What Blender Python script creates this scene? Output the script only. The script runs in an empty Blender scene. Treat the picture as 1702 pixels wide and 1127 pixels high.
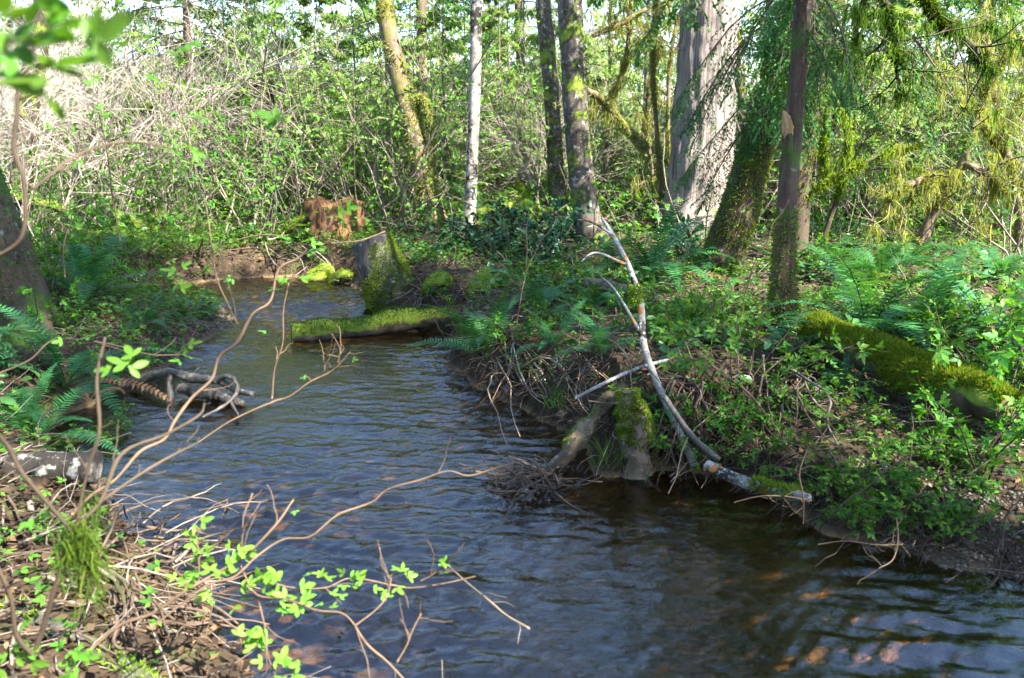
import bpy, math
import numpy as np

R_ = math.radians
rng = np.random.default_rng(11)
sc = bpy.context.scene
COL = sc.collection

# ------------------------------------------------------------------ camera
CAM_H, PITCH, FPX, W0, H0 = 1.7, R_(14.0), 1336.0, 1702.0, 1127.0
cd = bpy.data.cameras.new('camera'); cam = bpy.data.objects.new('camera', cd); COL.objects.link(cam)
cam.location = (0, 0, CAM_H); cam.rotation_euler = (math.pi / 2 - PITCH, 0, 0)
cd.sensor_width = 36; cd.lens = FPX / W0 * 36; cd.clip_start = 0.05; cd.clip_end = 600
cd.dof.use_dof = True; cd.dof.focus_distance = 6.0; cd.dof.aperture_fstop = 4.0
sc.camera = cam

# ------------------------------------------------------------------ sky, sun, exposure
SUN_AZ, SUN_EL = R_(128), R_(47)          # clockwise from the view direction (+Y)
wd = bpy.data.worlds.new('World'); sc.world = wd; wd.use_nodes = True
nt = wd.node_tree; nt.nodes.clear()
sky = nt.nodes.new('ShaderNodeTexSky'); sky.sky_type = 'NISHITA'; sky.sun_disc = False
sky.sun_elevation = SUN_EL; sky.sun_rotation = SUN_AZ
sky.dust_density = .6; sky.ozone_density = 2.5
bg = nt.nodes.new('ShaderNodeBackground'); bg.inputs['Strength'].default_value = 0.12
wo = nt.nodes.new('ShaderNodeOutputWorld')
nt.links.new(sky.outputs[0], bg.inputs[0]); nt.links.new(bg.outputs[0], wo.inputs[0])
sl = bpy.data.lights.new('sun', 'SUN'); sl.energy = 5.0; sl.angle = R_(0.5); sl.color = (1.0, 0.94, 0.82)
so = bpy.data.objects.new('sun', sl); COL.objects.link(so)
SUNV = np.array([math.sin(SUN_AZ) * math.cos(SUN_EL), math.cos(SUN_AZ) * math.cos(SUN_EL), math.sin(SUN_EL)])
from mathutils import Vector, Matrix
so.rotation_euler = Vector(SUNV).to_track_quat('Z', 'Y').to_euler(); so.location = Vector(SUNV * 30)
vs = sc.view_settings
vs.view_transform = 'Standard'; vs.look = 'None'; vs.gamma = 1.0; vs.use_curve_mapping = False
vs.exposure = 2.8

cy = sc.cycles
cy.use_denoising = True
cy.max_bounces = 5; cy.diffuse_bounces = 2; cy.glossy_bounces = 2; cy.transmission_bounces = 4
cy.transparent_max_bounces = 6; cy.caustics_reflective = False; cy.caustics_refractive = False
cy.sample_clamp_indirect = 6; cy.use_adaptive_sampling = True; cy.adaptive_threshold = 0.03

# ------------------------------------------------------------------ helpers
def nrm(a):
    return a / np.maximum(np.linalg.norm(a, axis=-1, keepdims=True), 1e-9)

def ray(u, v):
    a = (u - W0 / 2) / FPX; b = (H0 / 2 - v) / FPX
    c, s = math.cos(PITCH), math.sin(PITCH)
    return np.array([a, c + b * s, -s + b * c])

def at(u, v, d):
    r = ray(u, v); return np.array([0, 0, CAM_H]) + r * (d / r[1])

def on(u, v, z=0.0):
    r = ray(u, v); return np.array([0, 0, CAM_H]) + r * ((z - CAM_H) / r[2])

class Geo:
    def __init__(s): s.v = []; s.f = []; s.n = 0
    def add(s, V, *Fs):
        V = np.asarray(V, float).reshape(-1, 3)
        for F in Fs: s.f.append(np.asarray(F, np.int64) + s.n)
        s.v.append(V); s.n += len(V); return s
    def mesh(s, name, mat, smooth=True):
        me = bpy.data.meshes.new(name)
        V = np.concatenate(s.v).astype(np.float32)
        me.vertices.add(len(V)); me.vertices.foreach_set('co', V.ravel())
        lo = np.concatenate([f.ravel() for f in s.f]).astype(np.int32)
        sz = np.concatenate([np.full(len(f), f.shape[1]) for f in s.f])
        me.loops.add(len(lo)); me.loops.foreach_set('vertex_index', lo)
        me.polygons.add(len(sz))
        me.polygons.foreach_set('loop_start', (np.cumsum(sz) - sz).astype(np.int32))
        me.update(calc_edges=True)
        if smooth: me.polygons.foreach_set('use_smooth', np.ones(len(sz), bool))
        if mat: me.materials.append(mat)
        return me

def link(name, me, parent=None, M=None):
    o = bpy.data.objects.new(name, me); COL.objects.link(o)
    if parent is not None: o.parent = parent
    if M is not None: o.matrix_local = M
    return o

def tag(o, label=None, cat=None, group=None, kind=None):
    if label: o['label'] = label
    if cat: o['category'] = cat
    if group: o['group'] = group
    if kind: o['kind'] = kind
    return o

def thing(name, label, cat, loc=(0, 0, 0), group=None, rz=0.0, s=1.0):
    o = bpy.data.objects.new(name, None); COL.objects.link(o); o.empty_display_size = 0.1
    o.location = tuple(float(x) for x in loc); o.rotation_euler = (0, 0, float(rz)); o.scale = (s, s, s)
    return tag(o, label, cat, group)

def fn(P, freq, seed, octv=1):
    """cheap smooth noise in -1..1"""
    P = np.asarray(P, float); r = np.random.default_rng(seed); out = 0; amp = 1; tot = 0
    for o in range(octv):
        a = 0
        for k in range(5):
            d = nrm(r.normal(size=P.shape[-1])) * freq * (0.6 + 0.8 * r.random())
            a = a + np.sin(P @ d * 6.283 + r.random() * 6.283 + 1.5 * np.sin((P @ np.roll(d, 1)) * 3.1 + k))
        out = out + a / 2.6 * amp; tot += amp; amp *= 0.5; freq *= 2.1
    return np.clip(out / tot, -1.3, 1.3)

def frames(P):
    """P (n,m,3) -> T,N,B"""
    T = nrm(np.gradient(P, axis=1))
    mt = np.abs(T.mean(1)); ref = np.eye(3)[np.argmin(mt, axis=1)][:, None, :]
    N = nrm(np.cross(T, np.broadcast_to(ref, T.shape))); return T, N, np.cross(T, N)

def tubes(g, P, R, k=4):
    P = np.asarray(P, float); R = np.asarray(R, float)
    n, m, _ = P.shape; T, N, B = frames(P)
    th = np.arange(k) / k * 2 * math.pi
    V = P[:, :, None] + R[:, :, None, None] * (np.cos(th)[None, None, :, None] * N[:, :, None] + np.sin(th)[None, None, :, None] * B[:, :, None])
    i = np.arange(n)[:, None, None] * m * k; j = np.arange(m - 1)[None, :, None] * k; q = np.arange(k)[None, None, :]
    a = i + j + q; b = i + j + (q + 1) % k
    F = np.stack([a, b, b + k, a + k], -1).reshape(-1, 4)
    g.add(V.reshape(-1, 3), F); return g

def ribbons(g, P, Wd, side):
    n, m, _ = P.shape
    V = np.stack([P - side * Wd[..., None], P + side * Wd[..., None]], 2)
    i = np.arange(n)[:, None] * m * 2; j = np.arange(m - 1)[None] * 2
    a = i + j; F = np.stack([a, a + 1, a + 3, a + 2], -1).reshape(-1, 4)
    g.add(V.reshape(-1, 3), F); return g

def grow(S, D, L, m, wob=0.15, grav=0.0, seed=None):
    """n wandering polylines; grav>0 droops, <0 turns up"""
    n = len(S); P = np.empty((n, m, 3)); P[:, 0] = S; d = nrm(D.astype(float)); st = np.asarray(L)[:, None] / (m - 1)
    for i in range(1, m):
        d = nrm(d + rng.normal(size=(n, 3)) * wob + np.array([0, 0, -grav]))
        P[:, i] = P[:, i - 1] + d * st
    return P

def sprout(P, n, ang, lo=0.2, hi=0.98):
    """n starts and directions along each of the polylines P"""
    N, m, _ = P.shape; pi = np.repeat(np.arange(N), n); t = rng.uniform(lo, hi, N * n) * (m - 1)
    i0 = np.minimum(t.astype(int), m - 2); f = (t - i0)[:, None]
    S = P[pi, i0] * (1 - f) + P[pi, i0 + 1] * f; T = nrm(P[pi, i0 + 1] - P[pi, i0])
    q = nrm(np.cross(T, rng.normal(size=T.shape)))
    a = ang * rng.uniform(0.6, 1.3, len(T))[:, None]
    return S, nrm(T * np.cos(a) + q * np.sin(a)), pi, t / (m - 1)

def catmull(pts, n):
    pts = np.asarray(pts, float); p = np.vstack([2 * pts[0] - pts[1], pts, 2 * pts[-1] - pts[-2]])
    ln = np.linalg.norm(np.diff(pts[:, :3], axis=0), axis=1); cs = np.r_[0, np.cumsum(ln)]
    s = np.linspace(0, cs[-1], n); i = np.clip(np.searchsorted(cs, s, 'right') - 1, 0, len(ln) - 1)
    t = ((s - cs[i]) / ln[i])[:, None]; a, b, c, d = p[i], p[i + 1], p[i + 2], p[i + 3]
    return 0.5 * (2 * b + (c - a) * t + (2 * a - 5 * b + 4 * c - d) * t ** 2 + (3 * b - a - 3 * c + d) * t ** 3)

# leaf templates: x along the leaf, z its face
def T_simple():
    return np.array([[0, 0, 0], [.42, .27, .05], [1, 0, -.06], [.42, -.27, .05]], float), np.array([[0, 3, 2], [0, 2, 1]])
def T_oval():
    V = np.array([[0, 0, 0], [.3, .24, .04], [.72, .2, .03], [1, 0, -.08], [.72, -.2, .03], [.3, -.24, .04], [.3, 0, -.02], [.72, 0, -.03]], float)
    return V, np.array([[0, 6, 1], [0, 5, 6], [1, 6, 7], [1, 7, 2], [6, 5, 4], [6, 4, 7], [2, 7, 3], [7, 4, 3]])
def rz2(a):
    c, s = math.cos(a), math.sin(a); return np.array([[c, s, 0], [-s, c, 0], [0, 0, 1]])
def T_tri():
    v, f = T_simple(); V = []; F = []
    for a, o, s in ((0, .32, .68), (1.15, .26, .52), (-1.15, .26, .52)):
        V.append(v * s @ rz2(a) + [o, 0, 0]); F.append(f + 4 * len(F))
    return np.concatenate(V), np.concatenate(F)
def T_serr(n=6):
    """one leaflet with a toothed edge and folded midrib"""
    xs = np.linspace(0, 1, n + 1); V = []; F = []
    w = 0.22 * np.sin(np.pi * np.clip(xs, 0.02, 1) ** 0.75) ** 0.8; w[-1] = 0
    mid = [(x, 0, -.05 * x * x) for x in xs]
    V += mid
    for sgn in (1, -1):
        b = len(V)
        for i in range(n):
            V.append((xs[i] + .02, sgn * w[i], .06 * w[i] / .22 - .05 * xs[i] ** 2))
            V.append((min(xs[i + 1] + .05, 1.0), sgn * (w[i] * .35 + w[i + 1] * .65 + .035 * (i < n - 1)), .07 - .08 * xs[i + 1] ** 2))
        for i in range(n):
            F.append((i, i + 1, b + 2 * i + 1) if sgn > 0 else (i + 1, i, b + 2 * i + 1))
            F.append((i, b + 2 * i + 1, b + 2 * i) if sgn > 0 else (b + 2 * i + 1, i, b + 2 * i))
    return np.array(V, float), np.array(F)
def T_tri_serr():
    v, f = T_serr(); V = []; F = []
    for a, o, s in ((0, .34, .66), (1.2, .28, .5), (-1.2, .28, .5)):
        V.append(v * s @ rz2(a) + [o, 0, 0]); F.append(f + len(v) * len(F))
    return np.concatenate(V), np.concatenate(F)

def stamp(g, tmpl, P, D, Nn, S):
    """copies of a template at P, x along D, z towards Nn, size S"""
    v, f = tmpl; D = nrm(D); Y = nrm(np.cross(Nn, D)); Z = np.cross(D, Y)
    S = np.asarray(S)[:, None, None]
    V = P[:, None] + S * (v[None, :, 0:1] * D[:, None] + v[None, :, 1:2] * Y[:, None] + v[None, :, 2:3] * Z[:, None])
    F = (np.arange(len(P))[:, None, None] * len(v) + f[None]).reshape(-1, f.shape[1])
    g.add(V.reshape(-1, 3), F); return g

def uprand(n, tilt=0.5):
    a = rng.normal(size=(n, 3)) * tilt; a[:, 2] = 1; return nrm(a)

def hdir(n):
    a = rng.uniform(0, 2 * math.pi, n); return np.stack([np.cos(a), np.sin(a), np.zeros(n)], -1)

# ------------------------------------------------------------------ materials
def mat(name):
    m = bpy.data.materials.new(name); m.use_nodes = True; t = m.node_tree; t.nodes.clear()
    out = t.nodes.new('ShaderNodeOutputMaterial')
    def N(ty, **kw):
        n = t.nodes.new('ShaderNode' + ty)
        for k, v in kw.items():
            if k.startswith('_'): setattr(n, k[1:], v)
            else:
                key = int(k[1:]) if k[0] == 'i' and k[1:].isdigit() else k.replace('__', ' ')
                if isinstance(v, bpy.types.NodeSocket): t.links.new(v, n.inputs[key])
                else: n.inputs[key].default_value = v
        return n
    return m, N, t, out

def c4(c): return (c[0], c[1], c[2], 1)

def ramp(N, fac, stops):
    r = N('ValToRGB', Fac=fac); e = r.color_ramp.elements
    while len(e) < len(stops): e.new(0.5)
    for k, (p, c) in enumerate(stops): e[k].position = p; e[k].color = c4(c)
    return r.outputs[0]

def mixc(N, fac, a, b, mode='MIX'):
    n = N('MixRGB', _blend_type=mode, Fac=fac)
    for k, x in ((1, a), (2, b)):
        if isinstance(x, bpy.types.NodeSocket): n.id_data.links.new(x, n.inputs[k])
        else: n.inputs[k].default_value = c4(x)
    return n.outputs[0]

def leafmat(name, ca, cb, trans=0.4, rough=0.45, spec=0.35, tcol=None):
    m, N, t, out = mat(name)
    isl = N('NewGeometry').outputs['Random Per Island']; oi = N('ObjectInfo').outputs['Random']
    col = mixc(N, isl, ca, cb)
    hs = N('HueSaturation', Hue=N('MapRange', Value=oi, i3=0.485, i4=0.515).outputs[0], Saturation=1.0,
           Value=N('MapRange', Value=oi, i3=0.8, i4=1.2).outputs[0], Color=col).outputs[0]
    p = N('BsdfPrincipled', Base__Color=hs, Roughness=rough); p.inputs['Specular IOR Level'].default_value = spec * .45
    tc = mixc(N, 1.0, hs, tcol or (1.5, 1.35, .5), 'MULTIPLY')
    tr = N('BsdfTranslucent', Color=tc)
    mx = N('MixShader', Fac=trans); t.links.new(p.outputs[0], mx.inputs[1]); t.links.new(tr.outputs[0], mx.inputs[2])
    t.links.new(mx.outputs[0], out.inputs[0]); return m

def bark(name, ca, cb, lichen=0.0, lcol=(.5, .5, .45), moss=0.0, mossup=0.0, stretch=0.25, scale=9, bump=0.6, rough=0.85, dark=0.0, mcol=((.06, .1, .01), (.2, .25, .025)), lscale=15, orange=0.0):
    m, N, t, out = mat(name)
    tc = N('TexCoord').outputs['Object']
    mp = N('Mapping', Vector=tc); mp.inputs['Scale'].default_value = (1, 1, stretch)
    n1 = N('TexNoise', Vector=mp.outputs[0], Scale=scale, Detail=6.0, Roughness=0.65).outputs[0]
    n2 = N('TexNoise', Vector=tc, Scale=lscale, Detail=5.0, Roughness=0.6).outputs[0]
    n3 = N('TexNoise', Vector=tc, Scale=3.1, Detail=6.0, Roughness=0.7).outputs[0]
    n4 = N('TexNoise', Vector=tc, Scale=60.0, Detail=3.0).outputs[0]
    col = ramp(N, n1, ((.32, ca), (.62, cb)))
    if dark: col = mixc(N, ramp(N, n3, ((.55 - .2 * dark, (0, 0, 0)), (.6 - .1 * dark, (1, 1, 1)))), col, (.02, .017, .014))
    if lichen: col = mixc(N, ramp(N, n2, ((.64 - .25 * lichen, (0, 0, 0)), (.74 - .25 * lichen, (1, 1, 1)))), col, mixc(N, n4, [x * .6 for x in lcol], [min(1, x * 1.2) for x in lcol]))
    if orange: col = mixc(N, ramp(N, N('TexNoise', Vector=tc, Scale=11.0, Detail=4.0).outputs[0], ((.62 - .2 * orange, (0, 0, 0)), (.66 - .2 * orange, (1, 1, 1)))), col, (.34, .13, .03))
    hgt = N('Math', _operation='ADD', i0=n1, i1=N('Math', _operation='MULTIPLY', i0=n4, i1=.35).outputs[0]).outputs[0]
    if moss or mossup:
        nz = N('SeparateXYZ', Vector=N('NewGeometry').outputs['Normal']).outputs[2]
        k = N('Math', _operation='MULTIPLY_ADD', i0=nz, i1=mossup * .35, i2=n3).outputs[0]
        th = .72 - .4 * moss
        f = ramp(N, k, ((th, (0, 0, 0)), (th + .08, (1, 1, 1))))
        col = mixc(N, f, col, mixc(N, n4, mcol[0], mcol[1]))
    b = N('Bump', Strength=bump, Distance=0.02, Height=hgt)
    p = N('BsdfPrincipled', Base__Color=col, Roughness=rough, Normal=b.outputs[0]); p.inputs['Specular IOR Level'].default_value = 0.25
    t.links.new(p.outputs[0], out.inputs[0]); return m

M = {}
M['leaf'] = leafmat('leaf_fresh', (.02, .095, .012), (.11, .24, .028), .42)
M['leaf_dark'] = leafmat('leaf_dark', (.022, .075, .022), (.05, .12, .03), .25, .35, .5)
M['salal'] = leafmat('leaf_salal', (.01, .05, .02), (.028, .085, .032), .15, .22, .6)
M['leaf_lime'] = leafmat('leaf_lime', (.085, .24, .025), (.18, .36, .05), .5)
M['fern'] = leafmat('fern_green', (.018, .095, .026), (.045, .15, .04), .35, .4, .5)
M['fern_lit'] = leafmat('fern_yellow_sunlit', (.09, .16, .025), (.16, .22, .04), .42)  # sunlit yellow put into the frond colour, brighter copy of the green fern
M['fern_dead'] = leafmat('fern_dead', (.06, .036, .018), (.14, .09, .05), .25, .8, .2, (1.2, 1, .7))
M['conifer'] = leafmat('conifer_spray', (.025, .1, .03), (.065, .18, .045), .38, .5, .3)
M['conifer_pale_lit'] = leafmat('conifer_pale_lit', (.11, .2, .06), (.24, .34, .12), .5, .5, .3)  # brightness of the sunlit background put into a paler spray colour
M['moss'] = leafmat('moss_fuzz', (.06, .115, .01), (.22, .3, .035), .45, .9, .1)
M['moss_dark'] = leafmat('moss_dark', (.025, .06, .008), (.09, .15, .018), .35, .9, .1)
M['moss_pale'] = leafmat('moss_pale', (.13, .155, .035), (.26, .28, .09), .5, .9, .1)
M['litter'] = leafmat('leaf_litter', (.045, .026, .015), (.2, .125, .065), .2, .8, .2, (1.2, 1, .7))
M['litter_dark'] = leafmat('litter_dark', (.02, .014, .01), (.09, .06, .038), .15, .8, .2, (1.2, 1, .7))
M['grass'] = leafmat('grass_blade', (.06, .17, .02), (.13, .27, .04), .4)
M['petal'] = leafmat('petal_pink', (.5, .03, .2), (.6, .08, .3), .4)
M['twig'] = bark('twig_grey', (.06, .048, .038), (.19, .155, .125), bump=.2)
M['twig_pale'] = bark('twig_pale', (.17, .14, .12), (.38, .33, .28), bump=.2)
M['twig_dark'] = bark('twig_dark', (.035, .024, .016), (.1, .07, .05), bump=.2)
M['stalk'] = bark('stalk_tan', (.13, .09, .055), (.3, .22, .145), bump=.2)
M['cane'] = bark('cane_orange', (.045, .028, .018), (.15, .098, .06), bump=.2, scale=5)
M['cane_brown'] = bark('cane_brown', (.026, .019, .013), (.08, .056, .036), bump=.2, scale=5)

# ------------------------------------------------------------------ terrain
BOUND_PX = [(420, 1127), (385, 1075), (330, 1000), (250, 935), (205, 880), (170, 800), (60, 745), (95, 700), (190, 650), (270, 610),
            (320, 580), (372, 548), (398, 524), (380, 512), (300, 506), (180, 504), (40, 506),
            (40, 484), (200, 478), (330, 470), (385, 463), (480, 459), (560, 468), (603, 480), (622, 512), (690, 528), (752, 540), (764, 572), (744, 602),
            (800, 648), (860, 676), (935, 712), (972, 742), (985, 772), (1010, 798), (1100, 776), (1180, 786),
            (1300, 836), (1400, 892), (1520, 920), (1702, 965)]
poly = [on(u, v)[:2] for u, v in BOUND_PX]
poly = [np.array([-.75, 1.9])] + poly + [np.array([3.6, 2.2]), np.array([8, 1.0]), np.array([14, -2]), np.array([14, -5]), np.array([7, -1.2]), np.array([3.2, .6]), np.array([1.0, 1.35]), np.array([0, 1.6])]
poly.insert(18, np.array([-11., 9.2])); poly.insert(19, np.array([-11., 10.6]))
poly = np.array(poly)

def sdist(P):
    """signed distance to the stream outline, negative in the water"""
    P = np.asarray(P, float).reshape(-1, 2); A = poly; B = np.roll(poly, -1, 0)
    best = np.full(len(P), 1e9); ins = np.zeros(len(P), bool)
    for a, b in zip(A, B):
        ab = b - a; t = np.clip(((P - a) @ ab) / (ab @ ab), 0, 1)
        best = np.minimum(best, np.linalg.norm(P - a - t[:, None] * ab, axis=1))
        c = (a[1] > P[:, 1]) != (b[1] > P[:, 1])
        ins ^= c & (P[:, 0] < (b[0] - a[0]) * (P[:, 1] - a[1]) / (b[1] - a[1] + 1e-12) + a[0])
    return np.where(ins, -best, best)

# control points: x, y, bank height, width of the rise
CTRL = np.array([(*on(900, 640)[:2], .42, .45), (*on(820, 590)[:2], .42, .4), (*on(1150, 700)[:2], .5, .2), (*on(1350, 760)[:2], .34, .6),
                 (*on(1650, 860)[:2], .28, 1.2), (*on(700, 480)[:2], .4, .35), (*on(480, 430)[:2], .4, .3), (*on(300, 440)[:2], .3, .3),
                 (*on(300, 530)[:2], .14, .9), (*on(100, 560)[:2], .45, .8), (*on(60, 660)[:2], .3, .5), (*on(100, 850)[:2], .28, .5),
                 (*on(150, 1000)[:2], .22, .5), (-1.5, .5, .25, .5), (1.5, .2, .2, .6), (4, 3.5, .4, .6), (3, 6, .5, .4)])

def HT(x, y):
    x = np.asarray(x, float); y = np.asarray(y, float); sh = x.shape
    P = np.stack([x.ravel(), y.ravel()], -1); s = sdist(P)
    d2 = ((P[:, None] - CTRL[None, :, :2]) ** 2).sum(-1) + .05; w = d2 ** -2; w /= w.sum(1, keepdims=True)
    hb = w @ CTRL[:, 2]; wr = w @ CTRL[:, 3]
    s = s + .05 * fn(P, 1.6, 5, 2)
    t = np.clip(s / wr, 0, 1); up = hb * (1 - (1 - t) ** 2.2)
    dn = -(.07 + .2 * np.clip(-s / .7, 0, 1)) * np.clip(-s / .12, 0, 1)
    z = np.where(s > 0, up, dn)
    far = np.clip(s - .3, 0, 1)
    r = np.hypot(P[:, 0], P[:, 1])
    z = z + far * (.05 * fn(P, .45, 3, 3) + .02 * fn(P, 3, 4, 2)) + np.clip(s / .1, 0, 1) * .018 * fn(P, 3.4, 6, 3) + np.clip(r - 13, 0, 40) * .022 + np.clip(r - 40, 0, 200) * .05
    z = z + np.where(s < 0, .015 * fn(P, 2.2, 8, 2), 0)
    return z.reshape(sh)

def H1(x, y): return float(HT(np.array([x]), np.array([y]))[0])

def axis(lo, hi, st, far):
    a = np.arange(lo, hi + 1e-6, st); g = [st]; s = 0; o = []
    while s < far: g.append(g[-1] * 1.22); s += g[-1]; o.append(s)
    o = np.array(o); return np.r_[lo - o[::-1], a, hi + o]
gx = axis(-6.5, 6.5, .055, 140); gy = axis(-.5, 12.5, .055, 160)
GX, GY = np.meshgrid(gx, gy); GZ = HT(GX, GY)
def gh(x, y):
    """fast terrain height from the grid (vectorised)"""
    x = np.asarray(x, float); y = np.asarray(y, float)
    i = np.clip(np.searchsorted(gx, x) - 1, 0, len(gx) - 2); j = np.clip(np.searchsorted(gy, y) - 1, 0, len(gy) - 2)
    a = (x - gx[i]) / (gx[i + 1] - gx[i]); b = (y - gy[j]) / (gy[j + 1] - gy[j])
    return (GZ[j, i] * (1 - a) + GZ[j, i + 1] * a) * (1 - b) + (GZ[j + 1, i] * (1 - a) + GZ[j + 1, i + 1] * a) * b
def gp(u, v, up=0.0):
    """where the ray of a pixel meets the terrain"""
    r = ray(u, v); d = np.concatenate([np.arange(1.2, 14, .02), np.arange(14, 70, .1)]) / r[1]
    P = np.array([0, 0, CAM_H]) + d[:, None] * r
    k = np.argmax(P[:, 2] < np.maximum(gh(P[:, 0], P[:, 1]), 0) + up); k = k if k else len(P) - 1
    return P[k]

g = Geo(); ny, nx = GX.shape
ii = (np.arange(ny - 1)[:, None] * nx + np.arange(nx - 1)[None]).ravel()
g.add(np.stack([GX, GY, GZ], -1), np.stack([ii, ii + 1, ii + nx + 1, ii + nx], -1))

m, N, t, out = mat('forest_floor')
tc = N('TexCoord').outputs['Object']
na = N('TexNoise', Vector=tc, Scale=1.3, Detail=8.0, Roughness=.7).outputs[0]
nb = N('TexNoise', Vector=tc, Scale=14.0, Detail=8.0, Roughness=.75).outputs[0]
vo = N('TexVoronoi', Vector=tc, Scale=30.0)
soil = ramp(N, nb, ((.3, (.018, .012, .008)), (.52, (.045, .03, .018)), (.7, (.1, .066, .04))))
soil = mixc(N, ramp(N, na, ((.58, (0, 0, 0)), (.72, (1, 1, 1)))), soil, mixc(N, nb, (.03, .05, .01), (.12, .15, .03)))
z = N('SeparateXYZ', Vector=N('NewGeometry').outputs['Position']).outputs[2]
peb = mixc(N, .8, ramp(N, N('SeparateColor', Color=vo.outputs['Color']).outputs[0], ((0, (.03, .026, .02)), (.5, (.07, .06, .045)), (1, (.15, .13, .1)))), mixc(N, ramp(N, na, ((.35, (0, 0, 0)), (.65, (1, 1, 1)))), mixc(N, nb, (.012, .011, .008), (.04, .034, .02)), mixc(N, nb, (.14, .085, .035), (.5, .32, .15))))  # dark bed; golden sand patches also imitate sunlit spots in the colour
wet = N('MapRange', Value=z, i1=.0, i2=.035, i3=1.0, i4=0.0).outputs[0]
col = mixc(N, wet, soil, peb)
bh = N('Math', _operation='ADD', i0=nb, i1=N('Math', _operation='MULTIPLY', i0=vo.outputs['Distance'], i1=-.6).outputs[0]).outputs[0]
p = N('BsdfPrincipled', Base__Color=col, Roughness=.9, Normal=N('Bump', Strength=.8, Distance=.03, Height=bh).outputs[0])
p.inputs['Specular IOR Level'].default_value = .2
t.links.new(p.outputs[0], out.inputs[0]); M['ground'] = m
ground = tag(link('ground', g.mesh('ground', m)), kind='structure')

# ------------------------------------------------------------------ water
wx = np.arange(-6, 5, .019); wy = np.arange(1.2, 10.6, .019)
WX, WY = np.meshgrid(wx, wy); SD = sdist(np.stack([WX.ravel(), WY.ravel()], -1)).reshape(WX.shape)
Q = np.stack([WX, WY], -1)
# ripples are stretched across the flow; they fan round the root clump by the cove
c0 = on(900, 800)[:2]; dr = Q - c0; rr = np.hypot(dr[..., 0], dr[..., 1]); an = np.arctan2(dr[..., 1], dr[..., 0])
fan = np.clip(1 - np.abs(rr - 1.0) / 1.3, 0, 1) * (Q[..., 0] > -.1) * np.clip((c0[1] + .2 - Q[..., 1]) / .3, 0, 1)
ph = fn(Q, .7, 21, 2) * 2.5
Qs = np.stack([Q[..., 0] * .62 + Q[..., 1] * .2, Q[..., 1] * 1.5 - .35 * Q[..., 0]], -1)
zz = .0075 * fn(Qs, 2.2, 22, 2) + .0055 * fn(Qs, 5.0, 23, 2) + .0045 * fn(Qs * [1.3, 1], 9.0, 26, 1)
chop = np.clip(.6 + 1.0 * fn(Q, .45, 24, 2), .15, 1.35)
rif = np.exp(-((WY - 8.1) / .8) ** 2) + .6 * np.exp(-((WX + .9) ** 2 + (WY - 3.1) ** 2) / 1.2)
zz = zz * (chop + 1.5 * rif) * (1 - .25 * fan) + fan * .0015 * np.sin(rr * 62 + 1.6 * ph + 2.6 * np.sin(an * 7 + ph) + 3 * fn(Q, 2.2, 27, 2)) * (.5 + .5 * fn(Q, 1.1, 25, 2))
g = Geo(); ny, nx = WX.shape
ii = (np.arange(ny - 1)[:, None] * nx + np.arange(nx - 1)[None]); keep = (SD[:-1, :-1] < .25)
ii = ii[keep]
used = np.zeros(ny * nx, bool); fc = np.stack([ii, ii + 1, ii + nx + 1, ii + nx], -1); used[fc.ravel()] = True
rm = np.cumsum(used) - 1
g.add(np.stack([WX, WY, zz], -1).reshape(-1, 3)[used], rm[fc])
m, N, t, out = mat('stream_water')
tc = N('TexCoord').outputs['Object']
mp = N('Mapping', Vector=tc); mp.inputs['Scale'].default_value = (.7, 1.5, 1); mp.inputs['Rotation'].default_value = (0, 0, .35)
nf = N('TexNoise', Vector=mp.outputs[0], Scale=16.0, Detail=4.0, Roughness=.6, Distortion=.6).outputs[0]
bp = N('Bump', Strength=.18, Distance=.03, Height=nf).outputs[0]
fr = N('Fresnel', IOR=1.7, Normal=bp).outputs[0]
gl = N('BsdfGlossy', Color=(1, 1, 1, 1), Roughness=.03, Normal=bp)
tr = N('BsdfTransparent', Color=(.68, .55, .36, 1))
mx = N('MixShader', Fac=fr); t.links.new(tr.outputs[0], mx.inputs[1]); t.links.new(gl.outputs[0], mx.inputs[2])
t.links.new(mx.outputs[0], out.inputs[0])
tag(link('water', g.mesh('water', m)), kind='structure')

# ------------------------------------------------------------------ solid wood: trunks, logs, stumps
def path(pts, n):
    """pts: (x,y,z,r)"""
    return catmull(pts, n)

def pxpath(pl):
    """(u, v, depth, radius) -> (x,y,z,r)"""
    return [(*at(u, v, d), r) for u, v, d, r in pl]

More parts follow.
